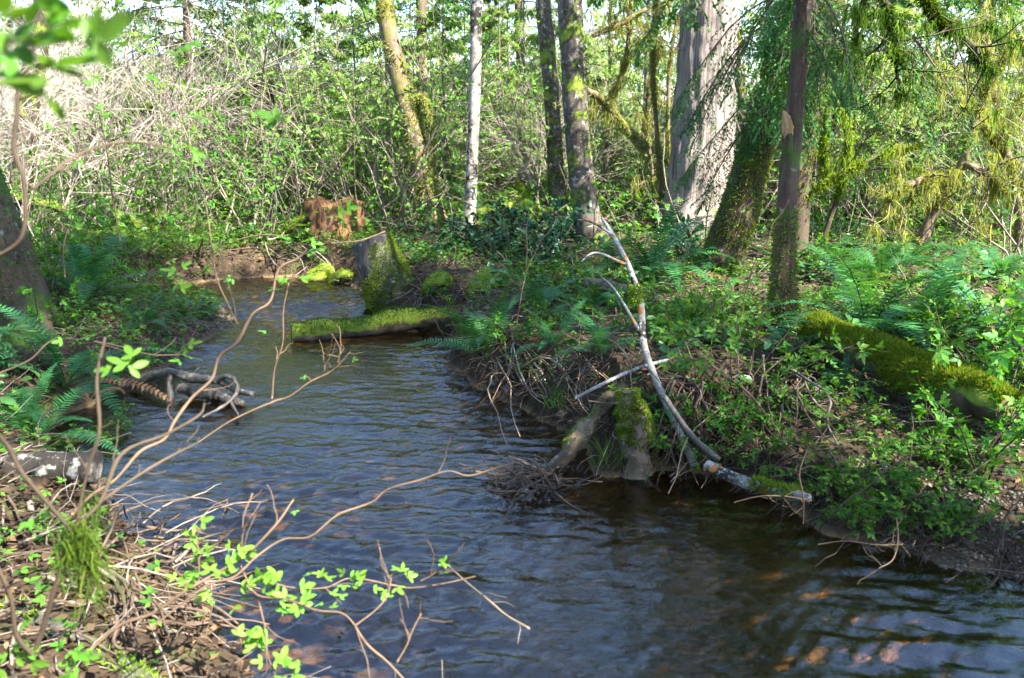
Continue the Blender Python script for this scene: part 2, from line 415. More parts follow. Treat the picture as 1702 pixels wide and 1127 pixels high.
def wood(pts, sides=26, step=.05, rough=.03, lump=.06, flare=0.0, ridge=0.0, seed=1, caps=True, squash=1.0, jag=0.0):
    L = sum(np.linalg.norm(np.array(a[:3]) - np.array(b[:3])) for a, b in zip(pts, pts[1:]))
    C = path(pts, max(8, int(L / step))); P = C[:, :3]; Rr = np.maximum(C[:, 3], .002)
    T, Nn, B = (x[0] for x in frames(P[None])); th = np.arange(sides) / sides * 2 * math.pi
    dirs = np.cos(th)[None, :, None] * Nn[:, None] + np.sin(th)[None, :, None] * B[:, None] * squash
    base = P[:, None] + dirs * Rr[:, None, None]
    k = 1 + lump * fn(base / max(Rr.mean(), .02), .22, seed, 2) + rough * fn(base / max(Rr.mean(), .02), .9, seed + 1, 3)
    if ridge:
        s = np.r_[0, np.cumsum(np.linalg.norm(np.diff(P, axis=0), axis=1))][:, None]
        q = th[None] + .22 * np.sin(s * 1.1 + seed) + .1 * np.sin(s * 3.1)
        k = k + ridge * (np.abs(np.sin(q * 7 + .6 * np.sin(s * 2 + q * 3))) + .6 * np.abs(np.sin(q * 17 + s * .8)) - .9)
    if flare:
        s = np.r_[0, np.cumsum(np.linalg.norm(np.diff(P, axis=0), axis=1))][:, None]
        k = k + flare * np.exp(-s / .28) * (.55 + .45 * np.cos(th[None] * 5 + seed))
    V = P[:, None] + dirs * (Rr[:, None] * k)[..., None]
    if jag:
        q = np.abs(np.sin(th * 5 + seed)) * np.abs(np.sin(th * 11)) + .6 * np.abs(np.sin(th * 2 + 1))
        V = V - np.linspace(0, 1, len(P))[:, None, None] ** 2 * (jag * q)[None, :, None] * np.array([0, 0, 1.])
    m_ = len(P); i = np.arange(m_ - 1)[:, None] * sides; q = np.arange(sides)[None]
    F = np.stack([i + q, i + (q + 1) % sides, i + sides + (q + 1) % sides, i + sides + q], -1).reshape(-1, 4)
    g = Geo(); g.add(V.reshape(-1, 3), F)
    if caps:
        for r, sg in ((0, -1), (m_ - 1, 1)):
            a = np.arange(sides) + r * sides; c = V[r].mean(0)
            ring2 = c + (V[r] - c) * .5 + fn(V[r] * 20, .5, seed + 7)[:, None] * T[r] * Rr[r] * .12
            b0 = g.n; g.add(np.vstack([ring2, c]))
            aa = np.roll(a, -1); bb = b0 + np.arange(sides); b2 = np.roll(bb, -1)
            g.f.append(np.stack([a, aa, b2, bb], -1)); g.f.append(np.stack([bb, b2, np.full(sides, b0 + sides)], -1))
    g.surf = (V, dirs, Rr)
    return g

def fuzz(surf, n, ln=.022, wd=.005, mask=None, droop=.6, out_=.6):
    """short moss blades over a tube surface"""
    V, D, Rr = surf; m_, s, _ = V.shape; g = Geo()
    w = np.repeat(Rr, s); w = w / w.sum(); idx = rng.choice(m_ * s, n, p=w); i, j = idx // s, idx % s
    i2 = np.minimum(i + 1, m_ - 1); j2 = (j + 1) % s; a, b = rng.random((2, n, 1))
    P = (V[i, j] * (1 - a) + V[i2, j] * a) * (1 - b) + (V[i, j2] * (1 - a) + V[i2, j2] * a) * b
    Nn = nrm(D[i, j])
    k = np.ones(n, bool) if mask is None else mask(P, Nn, i / (m_ - 1))
    P, Nn = P[k], Nn[k]; n = len(P)
    if not n: return None
    d = nrm(Nn * out_ + rng.normal(size=(n, 3)) * .95 + np.array([0, 0, -droop]))
    l = ln * rng.uniform(.5, 1.5, (n, 1)); sd = nrm(np.cross(d, rng.normal(size=(n, 3)))) * wd * rng.uniform(.6, 1.3, (n, 1))
    tip = P + Nn * .006 + d * l
    Vt = np.stack([P - Nn * .006 - sd, P - Nn * .006 + sd, tip], 1).reshape(-1, 3)
    g.add(Vt, np.arange(3 * n).reshape(-1, 3)); return g

def strands(pts, ln, wd=.004, m_=5, wob=.35):
    n = len(pts); P = grow(pts, np.tile([0, 0, -1.], (n, 1)) + rng.normal(size=(n, 3)) * .5, ln, m_, wob, .6)
    Wd = wd * np.linspace(1, .3, m_)[None] * rng.uniform(.6, 1.6, (n, 1))
    g = Geo(); ribbons(g, P, Wd, np.broadcast_to(hdir(n)[:, None], P.shape)); return g

upm = lambda th, fr=1.5, sd=40: (lambda P, Nn, t: Nn[:, 2] + .45 * fn(P, fr, sd, 2) > th)

M['bark_alder'] = bark('bark_pale_alder', (.13, .11, .09), (.34, .31, .275), .3, (.42, .4, .37), .05, stretch=.6, scale=5, dark=.3)
M['bark_lichen'] = bark('bark_lichen', (.035, .028, .022), (.12, .098, .076), .3, (.26, .26, .23), .46, stretch=.4, dark=.4)
M['bark_mossy'] = bark('bark_mossy', (.05, .035, .022), (.17, .12, .08), .2, (.35, .34, .28), .55, stretch=.4, mcol=((.045, .045, .01), (.17, .16, .03)))
M['bark_mossdark'] = bark('bark_dark_mossy', (.02, .015, .011), (.07, .05, .034), .1, (.18, .18, .15), .5, .3, mcol=((.018, .042, .007), (.06, .11, .014)))
M['bark_cedar'] = bark('bark_cedar', (.055, .044, .037), (.25, .21, .188), stretch=.035, scale=34, bump=1.0)
M['bark_red'] = bark('bark_red', (.02, .014, .01), (.105, .064, .044), .2, (.2, .18, .15), .52, .0, mcol=((.02, .045, .008), (.07, .11, .015)), stretch=.12, scale=16, bump=.9)
M['bark_brown'] = bark('bark_brown', (.045, .032, .024), (.16, .115, .08), .15, (.3, .29, .25), .3, stretch=.25)
M['rot'] = bark('rotten_red_wood', (.035, .015, .007), (.17, .082, .038), stretch=.08, scale=16, bump=1.0, moss=.15)
M['wood_grey'] = bark('weathered_wood', (.022, .019, .016), (.085, .076, .066), .15, (.35, .36, .3), .12, stretch=.1, scale=20)
M['log_moss'] = bark('log_moss', (.03, .022, .014), (.1, .075, .05), 0, moss=.6, mossup=1.2)
M['log_dark'] = bark('log_wet', (.02, .017, .015), (.11, .095, .08), .25, (.2, .2, .18), rough=.4)
M['log_lichen'] = bark('log_lichen', (.05, .042, .034), (.17, .155, .14), .42, (.24, .24, .22), dark=.75)
M['birch'] = bark('branch_lichen', (.1, .09, .08), (.28, .265, .24), .4, (.42, .44, .44), .02, dark=.25, lscale=34, orange=.05)
M['cutwood'] = bark('fresh_split_wood', (.16, .085, .03), (.4, .25, .12), stretch=.2, scale=14)

def trunk_obj(parent, g, mt, name='trunk'):
    return link(name, g.mesh(name, M[mt]), parent)

def addpart(parent, g, mt, name, kind=None, smooth=True):
    if g is None or not g.n: return None
    o = link(name, g.mesh(name, M[mt], smooth), parent)
    if kind: o['kind'] = kind
    return o

# conifer boughs: flat sprays of small scale-leaf quads
def boughs(S, D, L, nside=14, nleaf=12, lw=.010, ll=.035, droop=.12, side_len=.34, m_=8):
    """returns twig geo, leaf geo"""
    n = len(S); tw, lf = Geo(), Geo()
    P = grow(S, D, L, m_, .06, droop); r = (.004 + .006 * L)[:, None] * np.linspace(1, .2, m_)[None]
    tubes(tw, P, r, 3)
    t = np.linspace(.12, .97, nside); i0 = np.minimum((t * (m_ - 1)).astype(int), m_ - 2); f = (t * (m_ - 1) - i0)[None, :, None]
    B = P[:, i0] * (1 - f) + P[:, i0 + 1] * f; T = nrm(P[:, i0 + 1] - P[:, i0])
    hz = nrm(np.cross(T, np.array([0, 0, 1.]))); sg = np.where(np.arange(nside) % 2, 1, -1)[None, :, None]
    sd = nrm(hz * sg + T * .75 + rng.normal(size=T.shape) * .16 + np.array([0, 0, -.15]))
    sl = (L[:, None] * side_len * (np.sin(np.pi * np.clip(t * .8 + .2, 0, 1)) * .75 + .25)[None] * rng.uniform(.6, 1.2, (n, nside)))
    P2 = grow(B.reshape(-1, 3), sd.reshape(-1, 3), sl.ravel(), 5, .07, droop * 1.2)
    tubes(tw, P2[:, ::2], .0022 * np.linspace(1, .4, 3)[None] * np.ones((len(P2), 1)), 3)
    t2 = np.linspace(.1, 1, nleaf); i0 = np.minimum((t2 * 4).astype(int), 3); f = (t2 * 4 - i0)[None, :, None]
    C = P2[:, i0] * (1 - f) + P2[:, i0 + 1] * f; T2 = nrm(P2[:, i0 + 1] - P2[:, i0])
    h2 = nrm(np.cross(T2, np.array([0, 0, 1.]) + .4 * rng.normal(size=(len(P2), 1, 3)))); s2 = np.where(np.arange(nleaf) % 2, 1, -1)[None, :, None]
    d2 = nrm(h2 * s2 + T2 * .9 + rng.normal(size=T2.shape) * .2 + np.array([0, 0, -.2])).reshape(-1, 3)
    nn = len(d2); c = C.reshape(-1, 3); l = ll * rng.uniform(.6, 1.4, (nn, 1)); w = nrm(np.cross(d2, uprand(nn, .35))) * lw * rng.uniform(.7, 1.3, (nn, 1))
    V = np.stack([c, c + d2 * l * .5 + w, c + d2 * l, c + d2 * l * .5 - w], 1).reshape(-1, 3)
    lf.add(V, np.arange(4 * nn).reshape(-1, 4)); return tw, lf

def merge(*gs):
    o = Geo()
    for g in gs:
        if g is None or not g.n: continue
        b = o.n
        for v in g.v: o.v.append(v); o.n += len(v)
        for f in g.f: o.f.append(f + b)
    return o

# ------------------------------------------------------------------ named trees
def rise(p, lean, h, r0, r1, n=3):
    """continue a trunk above the frame to height h"""
    p = np.array(p[:3]); l = []
    for k in range(1, n + 1):
        f = k / n; z = p[2] + (h - p[2]) * f
        l.append((p[0] + lean[0] * (z - p[2]), p[1] + lean[1] * (z - p[2]), z, r0 + (r1 - r0) * f))
    return l

def decid_crown(parent, g, z0, nb=26, blen=2.2, leaf='leaf', size=.05, nleaf=9, bm='twig'):
    """branches and fresh leaves on the upper part of a trunk"""
    V, D, Rr = g.surf; C = V.mean(1); k = np.where(C[:, 2] > z0)[0]
    if len(k) < 2: return
    i = rng.choice(k, nb); S = C[i]; d = hdir(nb); d[:, 2] = rng.uniform(.1, .9, nb)
    fr = (C[i, 2] - z0) / (C[k, 2].max() - z0 + .01)
    P = grow(S, d, blen * (1.1 - .6 * fr) * rng.uniform(.6, 1.2, nb), 8, .14, -.03)
    tw = Geo(); tubes(tw, P, (.008 + .018 * (1 - fr))[:, None] * np.linspace(1, .25, 8)[None], 4)
    S2, D2, _, _ = sprout(P, 7, .8); P2 = grow(S2, D2, blen * .38 * rng.uniform(.5, 1.2, len(S2)), 6, .16, .0)
    tubes(tw, P2, .004 * np.linspace(1, .3, 6)[None] * np.ones((len(P2), 1)), 3)
    S3, D3, _, _ = sprout(P2, nleaf, .9, .15, 1); lf = Geo()
    stamp(lf, T_simple(), S3, D3, uprand(len(S3), .6), size * rng.uniform(.6, 1.4, len(S3)))
    addpart(parent, tw, bm, 'branches', 'stuff'); addpart(parent, lf, leaf, 'crown', 'stuff')

def tree(name, label, pl, mt, extra=(), sides=26, step=.06, group=None, **kw):
    pts = pxpath(pl); b = np.array(pts[0]); gz = float(gh(b[0], b[1]))
    pts = [(b[0], b[1], min(b[2], gz) - .15, b[3])] + pts if b[2] > gz - .1 else pts
    pts = pts + list(extra)
    root = thing(name, label, 'tree', (b[0], b[1], gz), group)
    g = wood([(x - b[0], y - b[1], z - gz, r) for x, y, z, r in pts], sides, step, **kw)
    trunk_obj(root, g, mt); root['_g'] = 0
    return root, g

# leaning mossy maple, centre left
t1, g1 = tree('maple_tree', 'slender leaning trunk coated in golden moss with a hooked mossy side stem', [(722, 372, 12.0, .19), (714, 330, 12, .15), (698, 270, 12, .145), (682, 200, 12, .135), (664, 130, 12.1, .13), (648, 60, 12.2, .125), (634, -20, 12.3, .12)],
              'bark_mossy', [(*(at(600, -160, 12.5)), .11), (*(at(560, -340, 12.8)), .08), (*at(540, -480, 13), .04)], flare=.5, seed=3)
addpart(t1, fuzz(g1.surf, 16000, .045, .009, lambda P, Nn, t: (P[:, 2] < 3.2) & (fn(P, 1.2, 31, 2) > -.35 + .25 * P[:, 2]), .7), 'moss_pale', 'moss', 'stuff')
off = np.array(t1.location)
hk = [(*(at(u, v, d) - off), r) for u, v, d, r in [(684, 215, 12, .07), (690, 172, 11.95, .06), (702, 162, 11.9, .055), (712, 190, 11.9, .05), (716, 240, 11.95, .045), (716, 320, 11.9, .04)]]
gs = wood(hk, 12, .05, seed=5); addpart(t1, gs, 'bark_mossy', 'side_stem')
addpart(t1, fuzz(gs.surf, 5000, .05, .009, None, .9), 'moss_pale', 'moss', 'stuff')
decid_crown(t1, g1, 6.0, 10, 1.2, 'leaf_lime', .06, 6)

# pale alder
t2, g2 = tree('alder_tree', 'straight thin pale alder trunk with smooth whitish bark', [(777, 378, 11.5, .11), (782, 330, 11.5, .085), (786, 240, 11.5, .08), (790, 120, 11.5, .08), (792, -20, 11.5, .078)],
              'bark_alder', rise(at(792, -20, 11.5), (.02, .02), 14, .075, .02), flare=.3, seed=9, rough=.012, lump=.03)
addpart(t2, fuzz(g2.surf, 2500, .03, .006, lambda P, Nn, t: (P[:, 2] < .5) & (Nn[:, 0] < .2), .5), 'moss', 'moss', 'stuff')
decid_crown(t2, g2, 10, 18, 1.5, 'leaf_lime', .06, 6)

# twin lichen trunks
t3, g3 = tree('alder_tree', 'thick dark trunk blotched with white lichen, nearer of the twin trunks', [(984, 398, 9.9, .19), (974, 345, 9.9, .165), (962, 250, 9.9, .15), (954, 130, 9.9, .147), (947, -20, 9.9, .145)],
              'bark_lichen', rise(at(946, -20, 9.9), (-.03, .02), 13, .17, .04), flare=.35, seed=13, lump=.05)
addpart(t3, fuzz(g3.surf, 9000, .035, .007, lambda P, Nn, t: (Nn[:, 0] + fn(P, 1.2, 33, 2) * .7 - .25 * P[:, 2] > .25) & (P[:, 2] < 2.4), .5), 'moss_dark', 'moss', 'stuff')
decid_crown(t3, g3, 9, 26, 2.4, 'leaf', .06, 8)
t4, g4 = tree('alder_tree', 'thinner grey trunk with moss on its foot, farther of the twin trunks', [(928, 352, 12.6, .14), (925, 300, 12.6, .125), (918, 180, 12.6, .115), (908, 60, 12.6, .115), (902, -20, 12.6, .11)],
              'bark_lichen', rise(at(905, -20, 12.6), (-.03, .0), 12, .13, .03), flare=.4, seed=17)
addpart(t4, fuzz(g4.surf, 9000, .04, .008, lambda P, Nn, t: (P[:, 2] + .5 * fn(P, 1.2, 34) < 1.3), .5), 'moss', 'moss', 'stuff')
decid_crown(t4, g4, 9, 20, 2.0, 'leaf', .06, 8)

# big red cedar
t5, g5 = tree('cedar_tree', 'massive cedar trunk with grey fibrous furrowed bark lit by sun', [(1158, 380, 11.2, .52), (1163, 300, 11.2, .42), (1170, 180, 11.2, .39), (1177, 60, 11.2, .37), (1182, -30, 11.2, .36)],
              'bark_cedar', rise(at(1182, -30, 11.2), (.01, 0), 16, .34, .08), sides=72, ridge=.075, rough=.03, lump=.06, flare=.3, seed=21)
def cone_boughs(parent, g, z0, z1, n, L, mtl='conifer', toward=None, spread=3.2, **kw):
    C = g.surf[0].mean(1); k = np.where((C[:, 2] > z0) & (C[:, 2] < z1))[0]; i = rng.choice(k, n)
    d = hdir(n)
    if toward is not None: d = nrm(d * spread * .3 + np.array(toward, float))
    d[:, 2] = rng.uniform(-.1, .3, n); S = C[i] + d * g.surf[2][i][:, None] * .9
    tw, lf = boughs(S, d, L * rng.uniform(.55, 1.2, n), **kw); addpart(parent, tw, 'twig_dark', 'branches', 'stuff'); addpart(parent, lf, mtl, 'crown', 'stuff')
cone_boughs(t5, g5, 7, 15, 34, 2.4, lw=.02, ll=.085, nside=20, nleaf=12, droop=.16)

# leaning mossy cedar in front of it
t6, g6 = tree('cedar_tree', 'dark mossy trunk leaning right in front of the big cedar, draped with boughs', [(1192, 455, 7.6, .21), (1212, 400, 7.6, .18), (1245, 290, 7.5, .165), (1278, 190, 7.4, .155), (1310, 80, 7.3, .145), (1338, -20, 7.2, .14)],
              'bark_mossdark', [(*at(1370, -150, 7.1), .13), (*at(1400, -330, 7.1), .12), (*at(1410, -700, 7.1), .1), (*at(1410, -1100, 7.1), .05)], flare=.35, seed=25, lump=.1)
addpart(t6, fuzz(g6.surf, 26000, .03, .007, lambda P, Nn, t: (Nn[:, 0] < .45 + .7 * fn(P, 1.0, 36, 2)) & (P[:, 2] < 2.6), .6), 'moss', 'moss', 'stuff')
o6 = np.array(t6.location)
for u, v, d, du, dv, dd, L in [(1290, 120, 7.2, -60, 90, -.4, .8), (1310, 90, 7.1, 10, 120, -.5, .9), (1320, 30, 7.1, 40, 90, -.5, .7), (1280, 170, 7.3, -130, 90, -.2, 1.1), (1300, 110, 7.2, -160, 110, -.2, 1.3), (1340, -70, 6.9, -10, 190, -1.7, 1.7), (1345, -60, 6.9, 40, 170, -1.6, 1.6), (1330, -40, 6.9, -50, 170, -1.3, 1.4), (1310, 20, 7.1, -170, 60, -.1, 1.3), (1322, -20, 7, -220, 120, -.3, 1.6),
                               (1330, 10, 7.0, -60, 80, -.6, .9), (1320, 40, 7.2, 130, 50, -.2, 1.1), (1330, 0, 7.0, 10, 110, -.3, 1.0), (1325, 20, 6.9, -30, 130, -.5, 1.1), (1300, 100, 7.0, 20, 140, -.6, .9), (1345, -40, 7, 60, 100, -.6, 1.2), (1345, -60, 7, 160, 60, -.4, 1.5), (1320, -30, 7, -200, 90, -.3, 1.5), (1350, -80, 7, 260, 70, -.5, 1.9), (1345, -60, 7, 330, 110, -.6, 2.0)]:
    a = at(u, v, d) - o6; b = at(u + du, v + dv, d + dd) - o6
    tw, lf = boughs(a[None], (b - a)[None], np.array([L]), nside=32, nleaf=17, lw=.008, ll=.042, droop=.16, side_len=.36)
    br = addpart(t6, tw, 'twig_dark', 'branch'); addpart(br, lf, 'conifer', 'foliage', 'stuff')
cone_boughs(t6, g6, 2.6, 9, 46, 1.8, lw=.016, ll=.06, nside=22, nleaf=14, droop=.13)

# upright broken snag and its neighbour
t7, g7 = tree('snag', 'upright reddish trunk with mossy foot standing at the bank, split top', [(1303, 548, 5.35, .115), (1302, 500, 5.35, .085), (1304, 400, 5.35, .07), (1312, 290, 5.4, .062), (1322, 180, 5.45, .056), (1330, 80, 5.5, .053), (1338, -20, 5.55, .058)],
              'bark_red', rise(at(1338, -20, 5.55), (.05, .03), 7.5, .055, .02), flare=.3, seed=29, step=.04, ridge=.05, sides=34, lump=.09)
addpart(t7, fuzz(g7.surf, 20000, .022, .005, lambda P, Nn, t: (P[:, 2] + .6 * fn(P, 2, 38) < 1.1) | ((Nn[:, 0] > .4) & (fn(P, 1.3, 39) > .5) & (P[:, 2] < 2)), .5), 'moss', 'moss', 'stuff')
o7 = np.array(t7.location)
gs = wood([(*(at(1306, 330, 5.4) - o7), .03), (*(at(1310, 275, 5.39) - o7), .036), (*(at(1309, 222, 5.39) - o7), .034)], 14, .02, rough=.15, ridge=.1, seed=30)
sb = addpart(t7, gs, 'bark_red', 'broken_stem')
gs = wood([(*(at(1309, 228, 5.39) - o7), .033), (*(at(1308, 208, 5.38) - o7), .035), (*(at(1306, 194, 5.38) - o7), .026), (*(at(1301, 184, 5.38) - o7), .006)], 16, .012, rough=.25, lump=.2, ridge=.15, seed=31)
addpart(sb, gs, 'cutwood', 'split_top')['label'] = 'pale orange split wood top'
for u, v, d, du, dv, dd, L in [(1332, 40, 5.5, 90, 80, -.25, .6), (1338, -40, 5.5, 150, 90, -.4, .9), (1340, -60, 5.5, -120, 100, -.3, 1.0)]:
    a = at(u, v, d) - o7; b = at(u + du, v + dv, d + dd) - o7
    tw, lf = boughs(a[None], (b - a)[None], np.array([L]), nside=32, nleaf=17, lw=.006, ll=.032, droop=.16, side_len=.34)
    br = addpart(t7, tw, 'twig_dark', 'branch'); addpart(br, lf, 'conifer', 'foliage', 'stuff')
cone_boughs(t7, g7, 1.9, 7, 14, .7, lw=.008, ll=.04, nside=30, nleaf=16, droop=.22)

t8, g8 = tree('maple_tree', 'dark trunk with yellow moss patches rising behind the upright snag', [(1322, 350, 8.6, .15), (1330, 260, 8.6, .13), (1348, 150, 8.6, .12), (1372, 30, 8.6, .12), (1385, -30, 8.6, .115)],
              'bark_mossdark', rise(at(1385, -30, 8.6), (.1, .02), 11, .11, .03), flare=.3, seed=33)
addpart(t8, fuzz(g8.surf, 12000, .04, .008, lambda P, Nn, t: (fn(P, .9, 41, 2) > -.25) & (P[:, 2] < 3), .8), 'moss_pale', 'moss', 'stuff')
decid_crown(t8, g8, 4.0, 20, 2.2, 'leaf', .06, 9)

# left trees
t9, g9 = tree('maple_tree', 'mossy thick tree foot flaring at the left edge of the picture', [(46, 620, 5.6, .29), (32, 540, 5.7, .235), (14, 470, 5.75, .215), (-8, 395, 5.8, .2), (-60, 250, 5.9, .18), (-110, 60, 6.0, .16)],
              'bark_mossdark', rise(at(-95, 60, 6.4), (-.12, .0), 9, .14, .04), flare=.5, seed=37, lump=.1)
addpart(t9, fuzz(g9.surf, 14000, .03, .006, lambda P, Nn, t: (P[:, 2] < 1.6) & (fn(P, 1.2, 43, 2) > -.2), .6), 'moss_dark', 'moss', 'stuff')
decid_crown(t9, g9, 4.0, 22, 2.2, 'leaf', .06, 9)
t10, g10 = tree('alder_tree', 'grey lichen trunk rising at the upper left corner behind near leaves', [(28, 420, 11.5, .17), (34, 330, 11.5, .15), (44, 200, 11.5, .14), (62, 80, 11.5, .135), (76, -20, 11.5, .13)],
                'bark_lichen', rise(at(76, -20, 11.5), (.1, .0), 9, .12, .03), flare=.3, seed=41)
decid_crown(t10, g10, 5.0, 14, 1.5, 'leaf', .06, 6)

# thin background stems with boughs
for lab, pl, hgt, z0, n in [('thin dark hemlock stem left of centre with drooping sunlit boughs', [(318, 300, 15, .075), (316, 200, 15, .07), (312, 90, 15, .065), (308, -20, 15, .06)], 6.2, 2.2, 60),
                            ('thin brown conifer stem glimpsed between the leaning trunk and pale alder', [(704, 290, 18, .12), (702, 150, 18, .12), (700, -20, 18, .11)], 6.5, 3.4, 20),
                            ('slim conifer stem half hidden behind the twin trunks', [(868, 300, 19, .1), (866, 150, 19, .1), (862, -20, 19, .1)], 7, 3.0, 22)]:
    tt, gg = tree('hemlock_tree', lab, pl, 'bark_brown', rise(at(*pl[-1][:3]), (0, 0), hgt, pl[-1][3], .02), seed=int(pl[0][0]), sides=14)
    cone_boughs(tt, gg, z0, hgt - .3, n, 2.2, 'conifer', lw=.016, ll=.075, nside=18, nleaf=12, droop=.12)

# ------------------------------------------------------------------ dead wood
def log(name, label, cat, pts, mt, fz=0, fzm='moss', thr=.25, ln=.02, sides=22, step=.03, wd=.0045, mask=None, **kw):
    b = np.array(pts[0][:3]); root = thing(name, label, cat, b)
    g = wood([(x - b[0], y - b[1], z - b[2], r) for x, y, z, r in pts], sides, step, **kw)
    addpart(root, g, mt, 'wood')
    if fz: addpart(root, fuzz(g.surf, fz, ln, wd, mask or upm(thr), .1, .8), fzm, 'moss', 'stuff')
    return root, g

def W(u, v, z, r): return (*on(u, v, z), r)
# floating mossy log
a, b = on(484, 552, .07), on(748, 528, .1)
log('mossy_log', 'moss topped log lying half submerged across the stream', 'log', [(*a, .095), (*(a * .7 + b * .3 + [0, 0, -.02]), .085), (*(a * .35 + b * .65 + [0, 0, .01]), .1), (*b, .1), (*(b + [.5, .12, .06]), .1)], 'log_moss', 18000, 'moss_dark', .1, .018, lump=.26, rough=.07, seed=51, mask=lambda P, Nn, t: Nn[:, 2] + .9 * fn(P, 1.3, 152, 3) > .25)
# leaning stump
a = on(650, 512, 0)
s1, gs1 = log('leaning_stump', 'sawn stump leaning left over the water with a moss covered foot', 'stump', [(*(a + [.06, .05, -.25]), .3), (*(a + [.03, .05, .1]), .27), (*(at(634, 445, a[1] + .05)), .225), (*(at(616, 398, a[1] + .08)), .205)], 'wood_grey', 36000, 'moss', 0, .026,
    mask=lambda P, Nn, t: (Nn[:, 0] * .45 + fn(P, 1.6, 52, 2) * .3 + (1.7 - 2.0 * t) > .05), lump=.07, flare=.35, seed=53, sides=34)
# rotten red stump
a = gp(556, 398)
rt, g = log('rotten_stump', 'crumbling reddish rotten stump on the far bank', 'stump', [(*(a + [0, .1, -.1]), .42), (*(a + [0, .1, .2]), .38), (*(a + [.02, .1, .58]), .36)], 'rot', 2600, 'moss', .3, .03, ridge=.14, rough=.1, seed=57, sides=64, step=.04, jag=.14)
cap = wood([(-.75, -.05, .1, .05), (-.45, -.2, .33, .055), (-.1, -.22, .46, .05), (.25, -.15, .44, .025)], 12, .04, seed=58, rough=.1); cp = addpart(rt, cap, 'log_moss', 'mossy_root')
addpart(rt, fuzz(cap.surf, 5000, .03, .006, upm(.0), .3), 'moss', 'moss', 'stuff')
# weathered stumps further back
a = gp(815, 300)
log('old_stump', 'old flat topped grey stump in the background beyond the pale alder', 'stump', [(*(a + [0, 0, -.1]), .33), (*(a + [0, 0, .4]), .3), (*(a + [0, 0, .62]), .3)], 'wood_grey', 3000, 'moss_dark', .2, .03, seed=59, rough=.06)
# small mossy root stump at the cove
a = gp(1052, 735)
log('root_stump', 'small moss capped root hump at the water edge beside the white branch', 'stump', pxpath([(1052, 790, 3.9, .07), (1054, 740, 3.92, .075), (1050, 705, 3.95, .088), (1046, 675, 3.97, .085), (1042, 650, 3.98, .045)]), 'bark_brown', 15000, 'moss', .1, .012, lump=.55, seed=61, rough=.28, step=.02, mask=lambda P, Nn, t: (t + .35 * fn(P, 2.2, 162, 2) > .42) & (fn(P, 3.5, 163, 2) > -.75))
a = at(1040, 640, 4.1)
log('mossy_root', 'brown moss flecked root slanting from the small stump down to the stream', 'root', [(*a, .03), (*at(1000, 680, 4.05), .035), (*at(960, 730, 3.9), .04), (*on(915, 785, -.03), .03)], 'bark_brown', 2200, 'moss', .6, .01, lump=.45, seed=63, rough=.3)
# white lichen branch leaning on the bank
pl = [(1155, 775, 3.85, .022), (1128, 715, 3.95, .018), (1100, 655, 4.08, .0195), (1078, 600, 4.2, .02), (1068, 560, 4.3, .02), (1064, 500, 4.45, .019), (1044, 440, 4.6, .015), (1018, 390, 4.8, .013), (1000, 362, 4.9, .008)]
wb, g = log('white_branch', 'white lichened branch with orange blotches leaning against the bank', 'branch', pxpath(pl), 'birch', 0, sides=14, step=.02, rough=.05, lump=.1, seed=65)
o = np.array(wb.location)
addpart(wb, fuzz(wood([(*(at(1060, 508, 4.44) - o), .03), (*(at(1058, 492, 4.46) - o), .034), (*(at(1054, 478, 4.5) - o), .028)], 12, .01).surf, 900, .018, .004), 'moss', 'moss', 'stuff')
for q in ([(1068, 560, 4.3, .012), (1020, 480, 4.3, .006), (985, 452, 4.2, .003)], [(1040, 440, 4.6, .01), (990, 420, 4.5, .006), (960, 440, 4.4, .003)], [(1018, 390, 4.8, .01), (985, 370, 4.75, .005), (960, 365, 4.7, .003)]):
    addpart(wb, wood([(*(at(u, v, d) - o), r) for u, v, d, r in q], 8, .03, seed=66), 'birch', 'side_branch')
# pole resting beside it
log('thin_pole', 'thin pale stick propped left of the white branch', 'stick', pxpath([(955, 662, 3.95, .008), (1010, 634, 4.05, .0095), (1060, 612, 4.15, .01), (1110, 598, 4.25, .009)]), 'birch', 0, sides=10, step=.03, seed=67)
log('dark_stick', 'dark wet stick slanting into the cove beside the white branch', 'stick', pxpath([(1105, 660, 3.9, .014), (1150, 725, 3.75, .016), (1195, 765, 3.65, .015)]), 'log_dark', 0, sides=10, step=.03, seed=68)
# mossy log on the right bank
p0, p1 = gp(1345, 592, .0), gp(1665, 752, .0)
LOGA, LOGB = p0[:2], p1[:2]
q = [p0 * (1 - f) + p1 * f for f in (0, .3, .6, .85, 1)]
log('mossy_log', 'long log thick with yellow green moss on the right bank', 'log', [(*(c + [0, 0, .17 + .012 * k]), r) for k, (c, r) in enumerate(zip(q, (.085, .1, .112, .108, .082)))], 'log_moss', 48000, 'moss', -.25, .028, lump=.2, rough=.08, seed=71, wd=.004, mask=lambda P, Nn, t: Nn[:, 2] + 1.0 * fn(P, 1.6, 172, 3) > .0)
# white log end in the cove
log('white_log', 'short whitish log with a moss tuft lying at the cove waterline', 'log', pxpath([(1175, 775, 3.55, .03), (1235, 800, 3.42, .026), (1300, 818, 3.3, .028), (1345, 828, 3.2, .02)]), 'birch', 5000, 'moss', .2, .02, step=.02, lump=.15, seed=73, mask=lambda P, Nn, t: (t > .45) & (t < .85) & (Nn[:, 2] > -.2))
